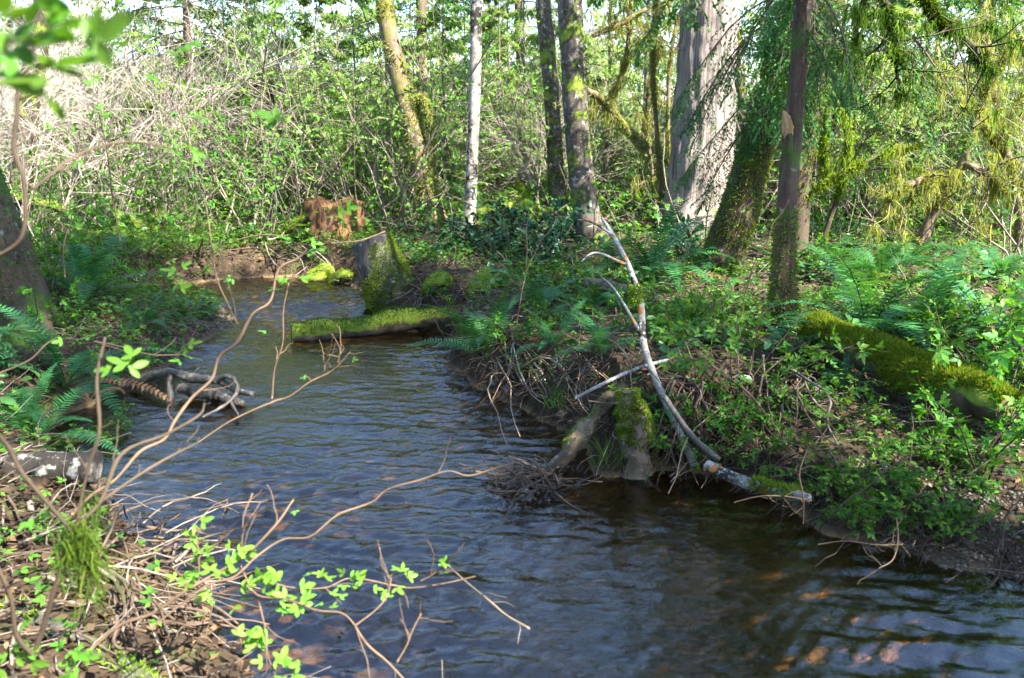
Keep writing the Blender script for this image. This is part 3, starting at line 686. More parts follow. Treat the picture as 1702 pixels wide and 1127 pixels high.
# gnarled dark branch in the water, left
gb, g = log('gnarled_branch', 'gnarled dark wet branch with a hooked end sticking out of the stream', 'branch', pxpath([(215, 640, 5.35, .03), (262, 622, 5.3, .03), (290, 620, 5.25, .028), (318, 628, 5.2, .03), (345, 630, 5.15, .026), (372, 636, 5.1, .024), (396, 650, 5.05, .02), (420, 655, 5.0, .016)]), 'log_dark', 0, sides=14, step=.015, rough=.22, lump=.3, seed=75)
o = np.array(gb.location)
for q in ([(360, 634, 5.1, .018), (374, 625, 5.07, .016), (388, 630, 5.04, .016), (394, 643, 5.0, .014), (392, 656, 4.95, .014), (376, 672, 4.88, .012), (355, 684, 4.8, .011), (336, 694, 4.72, .008)], [(284, 621, 5.25, .022), (281, 640, 5.2, .02), (283, 660, 5.15, .022), (280, 676, 5.1, .02)], [(384, 668, 4.88, .01), (390, 680, 4.8, .009), (396, 690, 4.72, .006)], [(300, 645, 5.2, .03), (335, 652, 5.12, .045), (365, 660, 5.08, .045), (405, 672, 5.0, .02)], [(318, 626, 5.2, .01), (330, 612, 5.2, .007), (336, 598, 5.18, .004)]):
    addpart(gb, wood([(*(at(u, v, d) - o), r) for u, v, d, r in q], 10, .012, rough=.25, lump=.3, seed=76 + int(q[0][0])), 'log_dark', 'fork')
# lichen log, left edge, and foreground log
log('lichen_log', 'stout log blotched with grey lichen jutting in from the left edge', 'log', pxpath([(-80, 805, 3.35, .085), (0, 792, 3.38, .085), (80, 780, 3.4, .08), (162, 776, 3.42, .075)]), 'log_lichen', 500, 'moss_dark', .8, .012, sides=30, step=.02, lump=.1, seed=79, rough=.05)
log('foreground_log', 'pale slim log with moss tufts lying in the bottom left corner', 'log', pxpath([(15, 1010, 2.35, .03), (90, 1050, 2.2, .035), (160, 1085, 2.1, .035), (260, 1150, 1.95, .035)]), 'wood_grey', 2500, 'moss', .75, .02, sides=16, step=.02, lump=.08, seed=81)
# branch lying on the right bank, snapped dark log above
log('snapped_log', 'short broken brown log poking out of plants left of the white branch', 'log', pxpath([(975, 470, 6.4, .045), (1010, 476, 6.3, .05), (1048, 486, 6.2, .05), (1100, 500, 6.1, .04)]), 'bark_brown', 0, sides=18, step=.03, rough=.08, seed=83)
log('bank_branch', 'pale tan fallen branch lying level along the bank top', 'branch', pxpath([(1085, 600, 4.5, .02), (1150, 602, 4.5, .022), (1230, 604, 4.5, .016), (1290, 606, 4.5, .01)]), 'stalk', 0, sides=10, step=.03, seed=84)
log('bank_branch', 'thin grey fallen stick crossing in front of the snag foot', 'branch', pxpath([(1290, 602, 4.4, .01), (1320, 622, 4.3, .011), (1360, 645, 4.15, .009)]), 'birch', 0, sides=8, step=.03, seed=85)
log('fallen_log', 'pale fallen trunk lying behind the salal toward the twin trunks', 'log', pxpath([(640, 380, 12.5, .06), (740, 372, 12.2, .07), (800, 355, 12, .08), (850, 345, 11.8, .08)]), 'log_moss', 3000, 'moss', .3, .03, seed=87)
log('fallen_log', 'mossy pole lying on the ground at the left edge beyond the big tree foot', 'log', pxpath([(-20, 318, 11.5, .06), (50, 335, 11.2, .065), (105, 348, 11, .06)]), 'log_moss', 3000, 'moss_pale', .1, .03, seed=88)

# ------------------------------------------------------------------ piles of sticks
SM = []
for k in range(8):
    P = grow(np.zeros((1, 3)), np.array([[1., 0, 0]]), np.array([1.]), 9, .1 + .05 * (k % 3), 0)[0]; P = P / P[-1, 0]
    P[:, 1] -= P[-1, 1] * np.linspace(0, 1, 9); P[:, 2] -= P[-1, 2] * np.linspace(0, 1, 9)
    SM.append(P)
stick_mesh = {}
def stick(parent, a, b, r, mt, off, name='stick'):
    k = int(rng.integers(8)); key = (k, mt)
    L = float(np.linalg.norm(b - a))
    rr = round(min(max(r / max(L, .05), .004), .08), 3); rr = min((.006, .012, .02, .035, .06), key=lambda x: abs(x - rr)); key = (k, mt, rr)
    if key not in stick_mesh:
        gg = Geo(); tubes(gg, SM[k][None], (rr * np.linspace(1, .45, 9))[None], 5); stick_mesh[key] = gg.mesh('stick', M[mt])
    x = nrm(b - a); y = nrm(np.cross(x, rng.normal(size=3))); z = np.cross(x, y); Mx = Matrix.Identity(4)
    for q in range(3):
        Mx[q][0], Mx[q][1], Mx[q][2] = x[q] * L, y[q] * L, z[q] * L; Mx[q][3] = a[q] - off[q]
    return link(name, stick_mesh[key], parent, Mx)

def pile(name, label, cat, sticks, mts, off):
    root = thing(name, label, cat, off)
    for a, b, r in sticks: stick(root, np.array(a), np.array(b), r, mts[int(rng.integers(len(mts)))], off)
    return root

def spill(n, u0, u1, v0, v1, du, dv, jit, r, up=.05):
    """sticks that start on the bank at one pixel and lie towards another"""
    L = []
    for _ in range(n):
        u = rng.uniform(u0, u1); v = rng.uniform(v0, v1); a = gp(u, v) + [0, 0, rng.uniform(0, up)]
        b = gp(u + du + rng.normal() * jit, v + dv + rng.normal() * jit * .6) + [0, 0, rng.uniform(-.02, up)]
        if .12 < np.linalg.norm(b - a) < 1.1: L.append((a, b, r * rng.uniform(.6, 1.4)))
    return L
pile('stalk_pile', 'bleached dead stalks spilling down the bank to the water', 'brush pile', spill(70, 800, 1000, 570, 630, 45, 70, 45, .006), ['stalk', 'twig_pale', 'stalk'], gp(890, 620))
pile('stalk_pile', 'pale dead stalks heaped beside the leaning stump', 'brush pile', spill(22, 680, 790, 470, 500, -5, 30, 30, .008), ['stalk', 'twig'], gp(730, 490))
L = spill(60, 1100, 1340, 600, 700, 10, 70, 70, .006, .14)
for _ in range(50):
    u = rng.uniform(1120, 1330); a = gp(u, rng.uniform(640, 690)) + [0, 0, .05]; b = on(u + rng.normal() * 35, rng.uniform(760, 815), .0)
    if np.linalg.norm(b - a) < 1.0: L.append((a, b, .006 * rng.uniform(.5, 1.6)))
pile('root_tangle', 'dark tangle of dead roots and twigs overhanging the cove', 'root tangle', L, ['twig_dark', 'twig_dark', 'twig_dark', 'twig', 'stalk'], gp(1220, 700))
L = []
for _ in range(90):
    a = on(rng.uniform(835, 935), rng.uniform(785, 820), rng.uniform(-.03, .08)); b = a + rng.normal(size=3) * [.16, .12, .06] + [-.05, 0, .02]
    L.append((a, b, .006 * rng.uniform(.5, 1.5)))
pile('root_clump', 'dark root clump of wet twigs sitting in the stream by the cove', 'root clump', L, ['twig_dark', 'twig_dark'], on(890, 800, 0))
L = spill(120, 0, 340, 860, 1080, 80, -10, 90, .006, .07) + spill(30, 180, 330, 980, 1050, 20, 60, 30, .006, .1) + spill(16, 0, 130, 830, 900, 10, 50, 20, .008, .05)
pile('twig_drift', 'drift of dead twigs and bark on the near left bank', 'brush pile', L, ['twig_dark', 'cane_brown', 'twig_dark', 'twig'], gp(150, 1000))
L = spill(34, 390, 520, 405, 445, 20, 40, 50, .008, .2)
pile('brush_heap', 'grey heap of dead brush on the far bank left of the red stump', 'brush pile', L, ['twig', 'twig_pale', 'twig_dark'], gp(450, 440))

# ------------------------------------------------------------------ stones
def stone_mesh(seed):
    u = np.linspace(0, math.pi, 9); w = np.arange(14) / 14 * 2 * math.pi
    V = np.stack([np.sin(u)[:, None] * np.cos(w), np.sin(u)[:, None] * np.sin(w), np.cos(u)[:, None] * np.ones(14)], -1)
    V = V * (1 + .14 * fn(V, .35, seed, 2))[..., None] * [1, .8, .6]
    i = np.arange(8)[:, None] * 14; q = np.arange(14)[None]
    g = Geo(); g.add(V, np.stack([i + q, i + 14 + q, i + 14 + (q + 1) % 14, i + (q + 1) % 14], -1).reshape(-1, 4)); return g
m, N, t, out = mat('stone')
tc = N('TexCoord').outputs['Object']; n1 = N('TexNoise', Vector=tc, Scale=6.0, Detail=6.0).outputs[0]
oi = N('ObjectInfo').outputs['Random']; isl = N('NewGeometry').outputs['Random Per Island']
c = mixc(N, n1, (.04, .036, .03), (.12, .11, .095)); c = mixc(N, N('Math', _operation='MULTIPLY', i0=isl, i1=.5).outputs[0], c, (.2, .165, .12))
p = N('BsdfPrincipled', Base__Color=c, Roughness=.5, Normal=N('Bump', Strength=.3, Distance=.02, Height=n1).outputs[0]); t.links.new(p.outputs[0], out.inputs[0]); M['stone'] = m
STM = [stone_mesh(s).mesh('stone', M['stone']) for s in (1, 2, 3)]
for u, v, r, lab in [(935, 692, .045, 'rounded grey stone at the water edge left of the mossy root'), (846, 652, .055, 'brown cobble under the dead stalks at the waterline'), (862, 658, .03, 'small pale cobble beside the brown one at the waterline'), (822, 640, .04, 'dark cobble under the fern at the waterline'),
                     (962, 702, .02, 'tiny whitish pebble right of the rounded grey stone')]:
    o = link('stone', STM[int(rng.integers(3))]); o.location = tuple(gp(u, v) + [0, 0, r * .3]); o.scale = (r, r, r); o.rotation_euler = (0, 0, rng.uniform(0, 6)); tag(o, lab, 'stone', 'stones at the waterline')

def scatter_in(u0, u1, v0, v1, n):
    """random ground points seen through a pixel box"""
    P = np.array([gp(rng.uniform(u0, u1), rng.uniform(v0, v1)) for _ in range(n)]); return P
def gravel(name, label, P, r0, r1):
    g = Geo()
    v, f = np.array([[1, 0, 0], [-1, 0, 0], [0, .8, 0], [0, -.8, 0], [0, 0, .6], [0, 0, -.6]], float), np.array([[0, 2, 4], [2, 1, 4], [1, 3, 4], [3, 0, 4], [2, 0, 5], [1, 2, 5], [3, 1, 5], [0, 3, 5]])
    stamp(g, (v, f), P, hdir(len(P)) + rng.normal(size=P.shape) * .3, uprand(len(P), .3), rng.uniform(r0, r1, len(P)) * rng.uniform(.5, 1, len(P)))
    return tag(link(name, g.mesh(name, M['stone'])), label, 'gravel', kind='stuff')
n = 5000; x = rng.uniform(1.6, 3.2, n); y = rng.uniform(2.3, 3.6, n); s = sdist(np.stack([x, y], -1)); k = (s > -.15) & (s < .5)
gravel('gravel', 'grey pebbles at the right edge above the stream', np.stack([x, y, gh(x, y)], -1)[k], .006, .02)
n = 9000; a = on(300, 530)[:2]; x = rng.uniform(-5.5, -2.2, n); y = rng.uniform(5.5, 8.8, n); s = sdist(np.stack([x, y], -1)); k = (s > -.2) & (s < .9)
gravel('gravel', 'wet pebbles of the bar on the left bank', np.stack([x, y, gh(x, y)], -1)[k], .008, .025)
n = 14000; x = rng.uniform(-3, 3, n); y = rng.uniform(1.5, 8, n); s = sdist(np.stack([x, y], -1)); k = (s < -.02) & (fn(np.stack([x, y], -1), .6, 91, 2) > .0)
gravel('gravel', 'pebbles on the stream bed under water', np.stack([x, y, gh(x, y)], -1)[k], .006, .024)

# ------------------------------------------------------------------ ferns
def frond_geo(arch, npin=30, wl=.15, curl=.0, seed=0):
    s = np.linspace(0, 1, npin + 6); a = arch[0] + (arch[1] - arch[0]) * s ** 1.2
    x = np.cumsum(np.cos(a)) / len(s); z = np.cumsum(np.sin(a)) / len(s); y = curl * s ** 2
    P = np.stack([x, y * np.ones_like(x), z], -1); g = Geo()
    tubes(g, P[None, ::5], (.006 * np.linspace(1, .3, len(P[::5])))[None], 3)
    T = nrm(np.gradient(P, axis=0)); i = np.arange(6, len(s)); q = (s[i] - s[6]) / (1 - s[6])
    ln = wl * np.clip(np.minimum(.45 + q * 2.2, 1) * (1 - q ** 2.2) + .03, 0, 1); wd = .55 / npin
    up = np.cross(np.array([0, 1., 0]), T) * -1
    for sg in (1, -1):
        Tn = T[i]; side = nrm(np.cross(up[i], Tn)) * sg
        d = nrm(side + Tn * .28 + up[i] * .12 + rng.normal(size=side.shape) * .05); Wv = Tn * wd
        c = P[i]; l = (ln * rng.uniform(.9, 1.1, len(ln)))[:, None]; dn = up[i] * -.1
        V = np.stack([c - Wv * .4, c + d * l * .35 - Wv * .55, c + d * l + dn * l, c + d * l * .35 + Wv * .55, c + Wv * .4], 1)
        b = np.arange(len(c))[:, None] * 5
        g.add(V.reshape(-1, 3), (b + np.array([[0, 1, 3, 4]])).reshape(-1, 4), (b + np.array([[1, 2, 3]])).reshape(-1, 3))
    return g
ARCH = [(1.25, -.35), (1.05, -.7), (.8, -.5), (1.4, .2), (.6, -.9)]
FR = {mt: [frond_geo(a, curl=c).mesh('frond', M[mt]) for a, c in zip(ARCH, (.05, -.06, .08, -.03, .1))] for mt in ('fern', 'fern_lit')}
FR['fern_dead'] = [frond_geo((.3, -1.1), 22, .09).mesh('frond', M['fern_dead'])]
def fern(P, size, label, group, n=13, mt='fern', dead=2, lean=None, open_=(0, 1, 2, 3, 4)):
    root = thing('sword_fern', label, 'fern', P - np.array([0, 0, .02]), group)
    a0 = rng.uniform(0, 6.28)
    for k in range(n + dead):
        me = FR['fern_dead'][0] if k >= n else FR[mt][int(rng.choice(open_))]
        a = a0 + k * 2.4 + rng.normal() * .2; s = size * rng.uniform(.7, 1.12)
        if lean is not None: a = math.atan2(math.sin(a) + 1.2 * math.sin(lean), math.cos(a) + 1.2 * math.cos(lean))
        link('frond', me, root, Matrix.Rotation(a, 4, 'Z') @ Matrix.Rotation(rng.normal() * .12, 4, 'X') @ Matrix.Rotation(rng.normal() * .15, 4, 'Y') @ Matrix.Diagonal((s, s, s, 1)))
    return root
FERNS = [(812, 600, .75, 'fern', 'feathery fern at the bank edge right of the floating log'), (1085, 470, 1.0, 'fern', 'largest dark fern spreading right of the nearer twin trunk'),
         (1010, 450, .7, 'fern', 'fern tucked under the nearer twin trunk'), (1160, 455, .7, 'fern', 'dark fern left of the leaning mossy trunk'), (900, 520, .6, 'fern', 'fern with one arched frond over the bank below the salal'),
         (985, 520, .5, 'fern', 'fern below the snapped brown log'), (1000, 590, .36, 'fern', 'small bluish fern on the bank left of the white branch'), (925, 580, .4, 'fern', 'small fern above the dead stalks'),
         (1460, 480, .75, 'fern', 'fern in the sunny clearing left of the right hand mossy stem'), (1500, 450, .85, 'fern', 'tall upright fern in the sunny clearing'),
         (1440, 570, .95, 'fern', 'big fern with long frond arching left behind the mossy bank log'), (1540, 590, .9, 'fern', 'fern at the right behind the mossy bank log'), (1650, 590, .9, 'fern', 'fern nearest the right edge of the picture'),
         (1310, 590, .36, 'fern', 'small fern at the foot of the upright snag'), (1400, 655, .3, 'fern', 'little fern hanging in front of the mossy bank log'), (1100, 690, .26, 'fern', 'little fern hanging beside the small mossy stump'),
         (110, 640, .8, 'fern', 'bluish fern drooping below the mossy tree foot'), (60, 735, .6, 'fern', 'fern hanging over dark water at the left edge'), (150, 500, .85, 'fern', 'dark fern behind the mossy tree foot'), (240, 545, .45, 'fern', 'fern on the left bank at the gravel bar'),
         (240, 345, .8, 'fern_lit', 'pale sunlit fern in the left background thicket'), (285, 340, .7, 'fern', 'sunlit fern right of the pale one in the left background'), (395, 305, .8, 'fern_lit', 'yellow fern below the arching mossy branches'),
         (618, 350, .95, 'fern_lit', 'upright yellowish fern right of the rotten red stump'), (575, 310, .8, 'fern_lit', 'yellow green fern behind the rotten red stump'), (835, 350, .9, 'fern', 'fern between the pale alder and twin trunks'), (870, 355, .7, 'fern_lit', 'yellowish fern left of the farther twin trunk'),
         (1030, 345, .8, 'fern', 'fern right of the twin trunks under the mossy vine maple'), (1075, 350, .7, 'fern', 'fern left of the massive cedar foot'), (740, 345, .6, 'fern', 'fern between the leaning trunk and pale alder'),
         (1370, 400, .7, 'fern', 'fern right of the snag in shade'), (1420, 380, .8, 'fern', 'fern in the right middle ground below bare twigs'), (1660, 470, .6, 'fern', 'fern at the right edge in the clearing')]
for u, v, s, mt, lab in FERNS: fern(gp(u, v), s, lab, 'sword ferns', mt=mt)
# ------------------------------------------------------------------ shrubs
def zone(x, y):
    u = x / y * FPX / math.cos(PITCH) * .97 + W0 / 2
    for lim, z in ((318, 'left of the hemlock stem'), (640, 'between the hemlock stem and the leaning trunk'), (785, 'between the leaning trunk and the pale alder'), (950, 'between the pale alder and the twin trunks'), (1170, 'between the twin trunks and the massive cedar'), (1320, 'between the massive cedar and the snag'), (9999, 'right of the upright snag')):
        if u < lim: return z
for k in range(26):
    a = rng.uniform(-.62, .62); d = rng.uniform(12, 22); x, y = math.sin(a) * d, math.cos(a) * d
    fern(np.array([x, y, float(gh(x, y))]), rng.uniform(.7, 1.1), 'fern clump in the deep background ' + zone(x, y), 'background ferns', 10, 'fern_lit' if rng.random() < .5 else 'fern', 1)

def cane_shrub(ncane, h, spread, nleaf, size, tm, lm, cm, wob=.1, grav=.02, side=3, tilt=.6, r0=.006, nlat=.5):
    d = hdir(ncane) * spread; d[:, 2] = 1
    P = grow(hdir(ncane) * rng.uniform(0, .12 * max(h, .4), (ncane, 1)), d, h * rng.uniform(.6, 1.15, ncane), 9, wob, grav)
    tw, lf = Geo(), Geo(); tubes(tw, P, r0 * np.linspace(1, .4, 9)[None] * rng.uniform(.7, 1.3, (ncane, 1)), 4)
    S2, D2, _, _ = sprout(P, side, .8, .3); P2 = grow(S2, D2, h * nlat * rng.uniform(.4, 1.1, len(S2)), 6, .14, grav)
    tubes(tw, P2, r0 * .45 * np.linspace(1, .4, 6)[None] * np.ones((len(P2), 1)), 3)
    S3, D3, _, _ = sprout(P2, nleaf, 1.0, .15, 1.0); S4, D4, _, _ = sprout(P, nleaf, 1.0, .4, 1.0)
    S, D = np.vstack([S3, S4]), np.vstack([D3, D4]); D[:, 2] -= .15
    if nleaf: stamp(lf, tm, S, D, uprand(len(S), tilt), size * rng.uniform(.55, 1.3, len(S)))
    return tw, (lf if nleaf else None)
def proto(lm, cm, **kw):
    tw, lf = cane_shrub(tm=kw.pop('tm'), lm=lm, cm=cm, **kw)
    return tw.mesh('canes', M[cm], True), (lf.mesh('foliage', M[lm], False) if lf else None)
SALMON = [proto('leaf', 'cane_brown', tm=T_tri(), ncane=7, h=.7, spread=.6, nleaf=7, size=.075, grav=.05) for _ in range(4)]
SALMON_LOW = [proto('leaf', 'cane_brown', tm=T_tri(), ncane=8, h=.42, spread=1.1, nleaf=7, size=.06, grav=.08) for _ in range(4)]
SALAL = [proto('salal', 'twig_dark', tm=T_oval(), ncane=12, h=.6, spread=.9, nleaf=10, size=.07, grav=.06) for _ in range(3)]
TALL = [proto('leaf', 'twig', tm=T_simple(), ncane=6, h=1.5, spread=.35, nleaf=9, size=.055, side=6, nlat=.3) for _ in range(3)]
BARE = [proto('leaf', 'twig_pale', tm=T_simple(), ncane=9, h=2.2, spread=.5, nleaf=0, size=.03, side=22, nlat=.42, wob=.14, r0=.0075) for _ in range(4)]
BUD = [proto('leaf_lime', 'twig', tm=T_simple(), ncane=7, h=1.6, spread=.5, nleaf=7, size=.045, side=10, nlat=.4, wob=.13, r0=.008) for _ in range(3)]
def shrub(name, label, P, protos, s, group, cat='shrub', kids=('canes', 'foliage')):
    a, b = protos[int(rng.integers(len(protos)))]
    root = thing(name, label, cat, P - np.array([0, 0, .02]), group, rng.uniform(0, 6.28), s)
    link(kids[0], a, root)
    if b: link(kids[1], b, root)['kind'] = 'stuff'
    return root
for u, v, s, lab in [(1235, 665, .9, 'leafy sprigs over the root tangle above the cove'), (1320, 745, .75, 'leafy bramble at the waterline right of the white log'), (1390, 800, .75, 'leafy bramble in front of the mossy bank log'), (1440, 840, .85, 'lowest leafy bramble trailing to the stream on the right bank'),
                     (1580, 760, .7, 'sunlit bramble at the right end of the mossy bank log'), (1620, 800, .9, 'sunlit leafy bramble above the gravel'), (1670, 700, 1.1, 'bright bramble at the right edge beside the mossy log'), (1600, 650, 1.0, 'bright leafy bramble behind the mossy bank log'),
                     (1680, 620, 1.1, 'bramble with pink flowers at the right edge'), (1480, 840, .7, 'leafy bramble between the mossy bank log and stream'), (1540, 860, .7, 'small bramble sprig over the gravel bank'), (1300, 790, .7, 'small leafy sprig above the moss tufted white log'),
                     (1160, 560, .8, 'leafy sprigs right of the white branch'), (1110, 520, .8, 'leafy sprigs behind the white branch'), (1230, 520, .8, 'leafy sprigs left of the upright snag'), (1390, 520, .8, 'leafy bush right of the upright snag'), (1350, 560, .7, 'low leafy sprigs at the far end of the mossy bank log')]:
    shrub('salmonberry_bush', lab, gp(u, v), SALMON if s > .85 else SALMON_LOW, s, 'bramble sprigs on the right bank')
for u, v, s, lab in [(760, 500, .8, 'leafy clump behind the right end of the floating log'), (850, 560, .7, 'leafy clump above the bank fern'), (690, 440, .9, 'bright leafy clump right of the leaning stump'), (740, 440, .9, 'leafy clump between the leaning stump and salal')]:
    shrub('salmonberry_bush', lab, gp(u, v), SALMON_LOW, s, 'leafy clumps behind the stump')
for u, v, s, lab in [(800, 425, 1.0, 'dark glossy salal bush at the left of its thicket'), (850, 420, 1.15, 'dark glossy salal bush in the middle of its thicket'), (905, 430, 1.1, 'dark glossy salal bush left of the nearer twin trunk'), (860, 455, .9, 'low glossy salal bush in front of its thicket'), (1145, 430, .9, 'dark glossy salal bush in front of the massive cedar')]:
    shrub('salal_bush', lab, gp(u, v), SALAL, s * 1.15, 'glossy salal thicket')
for u, v, s, lab in [(200, 480, 1.0, 'leafy plant on the left flat behind the gravel bar'), (300, 470, .9, 'leafy plant nearest the stream on the left flat'), (130, 440, 1.1, 'leafy plant beside the mossy tree foot'), (240, 430, 1.0, 'leafy plant in the middle of the left flat'), (330, 430, 1.0, 'leafy plant on the left flat before the brush heap'),
                     (180, 390, 1.1, 'leafy plant far back on the left flat'), (60, 680, .7, 'leafy sprig under the mossy tree foot'), (250, 590, .7, 'leafy sprig hanging over the gnarled branch'), (190, 620, .8, 'leafy sprig on the left bank edge'), (30, 900, .6, 'leafy sprig under the lichen log'), (160, 730, .6, 'leafy sprig over the dark pool at left')]:
    shrub('salmonberry_bush', lab, gp(u, v), SALMON_LOW if s < 1 else SALMON, s, 'leafy plants on the left bank')
for k in range(34):
    a = rng.uniform(-.66, .66); d = rng.uniform(10.5, 18); x, y = math.sin(a) * d, math.cos(a) * d
    if sdist([[x, y]])[0] < .3: continue
    shrub('leafy_shrub', 'green leafy background shrub ' + zone(x, y), np.array([x, y, float(gh(x, y))]), TALL, rng.uniform(.6, 1.1), 'background leafy shrubs')
for k in range(30):
    a = rng.uniform(-.68, -.27); d = rng.uniform(12.5, 23); x, y = math.sin(a) * d, math.cos(a) * d
    shrub('bare_shrub', 'pale leafless thicket shrub ' + zone(x, y), np.array([x, y, float(gh(x, y))]), BARE, rng.uniform(.9, 1.9), 'bare shrubs at left')
for k in range(14):
    a = rng.uniform(.0, .68); d = rng.uniform(12, 20); x, y = math.sin(a) * d, math.cos(a) * d
    shrub('bare_shrub', 'pale leafless thicket shrub ' + zone(x, y), np.array([x, y, float(gh(x, y))]), BARE, rng.uniform(.8, 1.3), 'bare shrubs at right')
for u, v, s, lab in [(1610, 400, 1.3, 'budding shrub in front of the mossy stems at right'), (1430, 390, 1.0, 'budding twigs beside the upright snag'), (1690, 440, 1.2, 'budding shrub at the right edge')]:
    shrub('budding_shrub', lab, gp(u, v), BUD, s, 'budding shrubs at right')

for k in range(30):
    a = rng.uniform(-.5, .6); d = rng.uniform(11.5, 18); x, y = math.sin(a) * d, math.cos(a) * d
    if sdist([[x, y]])[0] < .5: continue
    shrub('budding_shrub', 'budding lime green background shrub ' + zone(x, y), np.array([x, y, float(gh(x, y))]), BUD, rng.uniform(1.3, 2.1), 'budding background shrubs')
for k in range(34):
    x, y = rng.uniform(.1, 3.6), rng.uniform(3.9, 8.6)
    if sdist([[x, y]])[0] < .25 or (LOGA + (LOGB - LOGA) * np.clip((np.array([x, y]) - LOGA) @ (LOGB - LOGA) / ((LOGB - LOGA) @ (LOGB - LOGA)), 0, 1) - [x, y] + 0)[0] ** 2 < .2 and y < 5.2: continue
    shrub('salmonberry_bush', 'low leafy sprig on the right bank ' + zone(x, y), np.array([x, y, float(gh(x, y))]), SALMON_LOW, rng.uniform(.6, 1.15), 'low sprigs on the right bank')
for k in range(16):
    x, y = rng.uniform(-5.2, -2.2), rng.uniform(4.2, 9)
    if sdist([[x, y]])[0] < .3: continue
    shrub('salmonberry_bush', 'leafy bush on the shaded left bank and flat', np.array([x, y, float(gh(x, y))]), SALMON, rng.uniform(.7, 1.2), 'leafy bushes on the left bank')

for k in range(18):
    a = rng.uniform(-.64, -.1); d = rng.uniform(11, 14.5); x, y = math.sin(a) * d, math.cos(a) * d
    if sdist([[x, y]])[0] < .5: continue
    shrub('leafy_shrub', 'green leafy background shrub ' + zone(x, y), np.array([x, y, float(gh(x, y))]), TALL, rng.uniform(.9, 1.5), 'background leafy shrubs')

for k in range(26):
    u_, v_ = rng.uniform(1120, 1690), rng.uniform(660, 880)
    if v_ < 640 + (u_ - 1345) * .5 and u_ > 1330 or v_ > 830 + (u_ - 1400) * .25: continue
    p = gp(u_, v_)
    if sdist([p[:2]])[0] < .06: continue
    shrub('salmonberry_bush', 'leafy sprig on the cut bank between the cove and the mossy bank log', p, SALMON_LOW, rng.uniform(.45, .8), 'sprigs on the cut bank')

# ------------------------------------------------------------------ mossy vine maples
def vine(name, label, paths, twig_n=6, moss_n=500, ml=.18, mt='bark_mossy', mm='moss_pale', tl=.8, base=None):
    b = np.array(at(*paths[0][0][:3])); root = thing(name, label, 'tree', b)
    allp = []
    for q in paths:
        pts = [(*(at(u, v, d) - b), r) for u, v, d, r in q]; g = wood(pts, 12, .06, rough=.1, lump=.15, seed=abs(int(q[0][0])))
        addpart(root, g, mt, 'stem'); addpart(root, fuzz(g.surf, int(900 + 3000 * len(q) / 4), .045, .008, lambda P, Nn, t: fn(P, 1.4, 77, 3) > -.1, .9), mm, 'moss', 'stuff')
        allp.append(g.surf[0].mean(1))
    tw = Geo(); ends = []
    for C in allp:
        P = C[None]; S, D, _, _ = sprout(P, twig_n, .9, .2, 1); P2 = grow(S, D, tl * rng.uniform(.4, 1.2, len(S)), 9, .16, -.02)
        tubes(tw, P2, .009 * np.linspace(1, .35, 9)[None] * np.ones((len(P2), 1)), 4); ends.append(P2)
        S, D, _, _ = sprout(P2, 4, .8); P3 = grow(S, D, tl * .45 * rng.uniform(.4, 1.2, len(S)), 6, .18, 0); tubes(tw, P3, .004 * np.linspace(1, .4, 6)[None] * np.ones((len(P3), 1)), 3); ends.append(P3)
    addpart(root, tw, mt, 'twigs', 'stuff')
    pts = np.concatenate([e.reshape(-1, 3) for e in ends] + allp); c = pts[rng.choice(len(pts), max(3, moss_n // 16))]
    k = rng.choice(len(c), moss_n); s = strands(c[k] + rng.normal(size=(moss_n, 3)) * [.03, .03, .012], ml * .6 * rng.uniform(.2, 1.4, moss_n) * rng.uniform(.3, 1.7, len(c))[k], .0055)
    addpart(root, s, mm, 'hanging_moss', 'stuff'); return root
vine('vine_maple', 'mossy vine maple with golden hanging moss right of the twin trunks', [[(1075, 250, 11.5, .06), (1030, 200, 11.5, .055), (1000, 165, 11.4, .05), (975, 150, 11.3, .04)], [(1010, 175, 11.4, .04), (1035, 120, 11.4, .035), (1045, 60, 11.3, .03), (1050, -20, 11.3, .03)], [(985, 60, 11.2, .03), (1030, 40, 11.2, .035), (1075, 15, 11.2, .03)], [(1090, 0, 11.5, .03), (1085, 120, 11.5, .03), (1095, 260, 11.5, .03), (1100, 360, 11.5, .035)]], 8, 1500, .35)
vine('vine_maple', 'arching bare mossy branches above the left background thicket', [[(450, 235, 13.5, .04), (452, 150, 13.5, .04), (435, 138, 13.4, .045), (410, 146, 13.4, .04), (380, 165, 13.4, .035), (330, 182, 13.4, .02)], [(412, 148, 13.4, .03), (385, 190, 13.3, .025), (360, 215, 13.3, .018)], [(405, 160, 13.4, .025), (428, 190, 13.3, .02), (430, 225, 13.3, .016)]], 4, 120, .12, 'bark_mossdark', 'moss_dark', .7)
vine('vine_maple', 'low crooked mossy limb in the left background under the arching branches', [[(120, 240, 13.5, .05), (190, 205, 13.5, .05), (230, 175, 13.4, .04), (262, 180, 13.4, .035)], [(190, 205, 13.5, .04), (180, 180, 13.5, .03), (175, 175, 13.5, .02)], [(195, 190, 13.5, .035), (240, 185, 13.5, .03), (265, 172, 13.5, .02)]], 4, 200, .1, 'bark_mossdark', 'moss', .6)
vine('vine_maple', 'crooked mossy stem leaning left with bearded moss at the right', [[(1522, 425, 8.2, .07), (1545, 370, 8.2, .06), (1575, 310, 8.2, .05), (1600, 270, 8.2, .045), (1620, 200, 8.2, .04), (1660, 110, 8.2, .035), (1700, 60, 8.2, .03)], [(1585, 295, 8.2, .04), (1550, 295, 8.1, .04), (1510, 308, 8.0, .035), (1480, 330, 7.9, .02)], [(1600, 270, 8.2, .03), (1640, 290, 8.0, .03), (1670, 320, 7.9, .02)]], 8, 2000, .24)
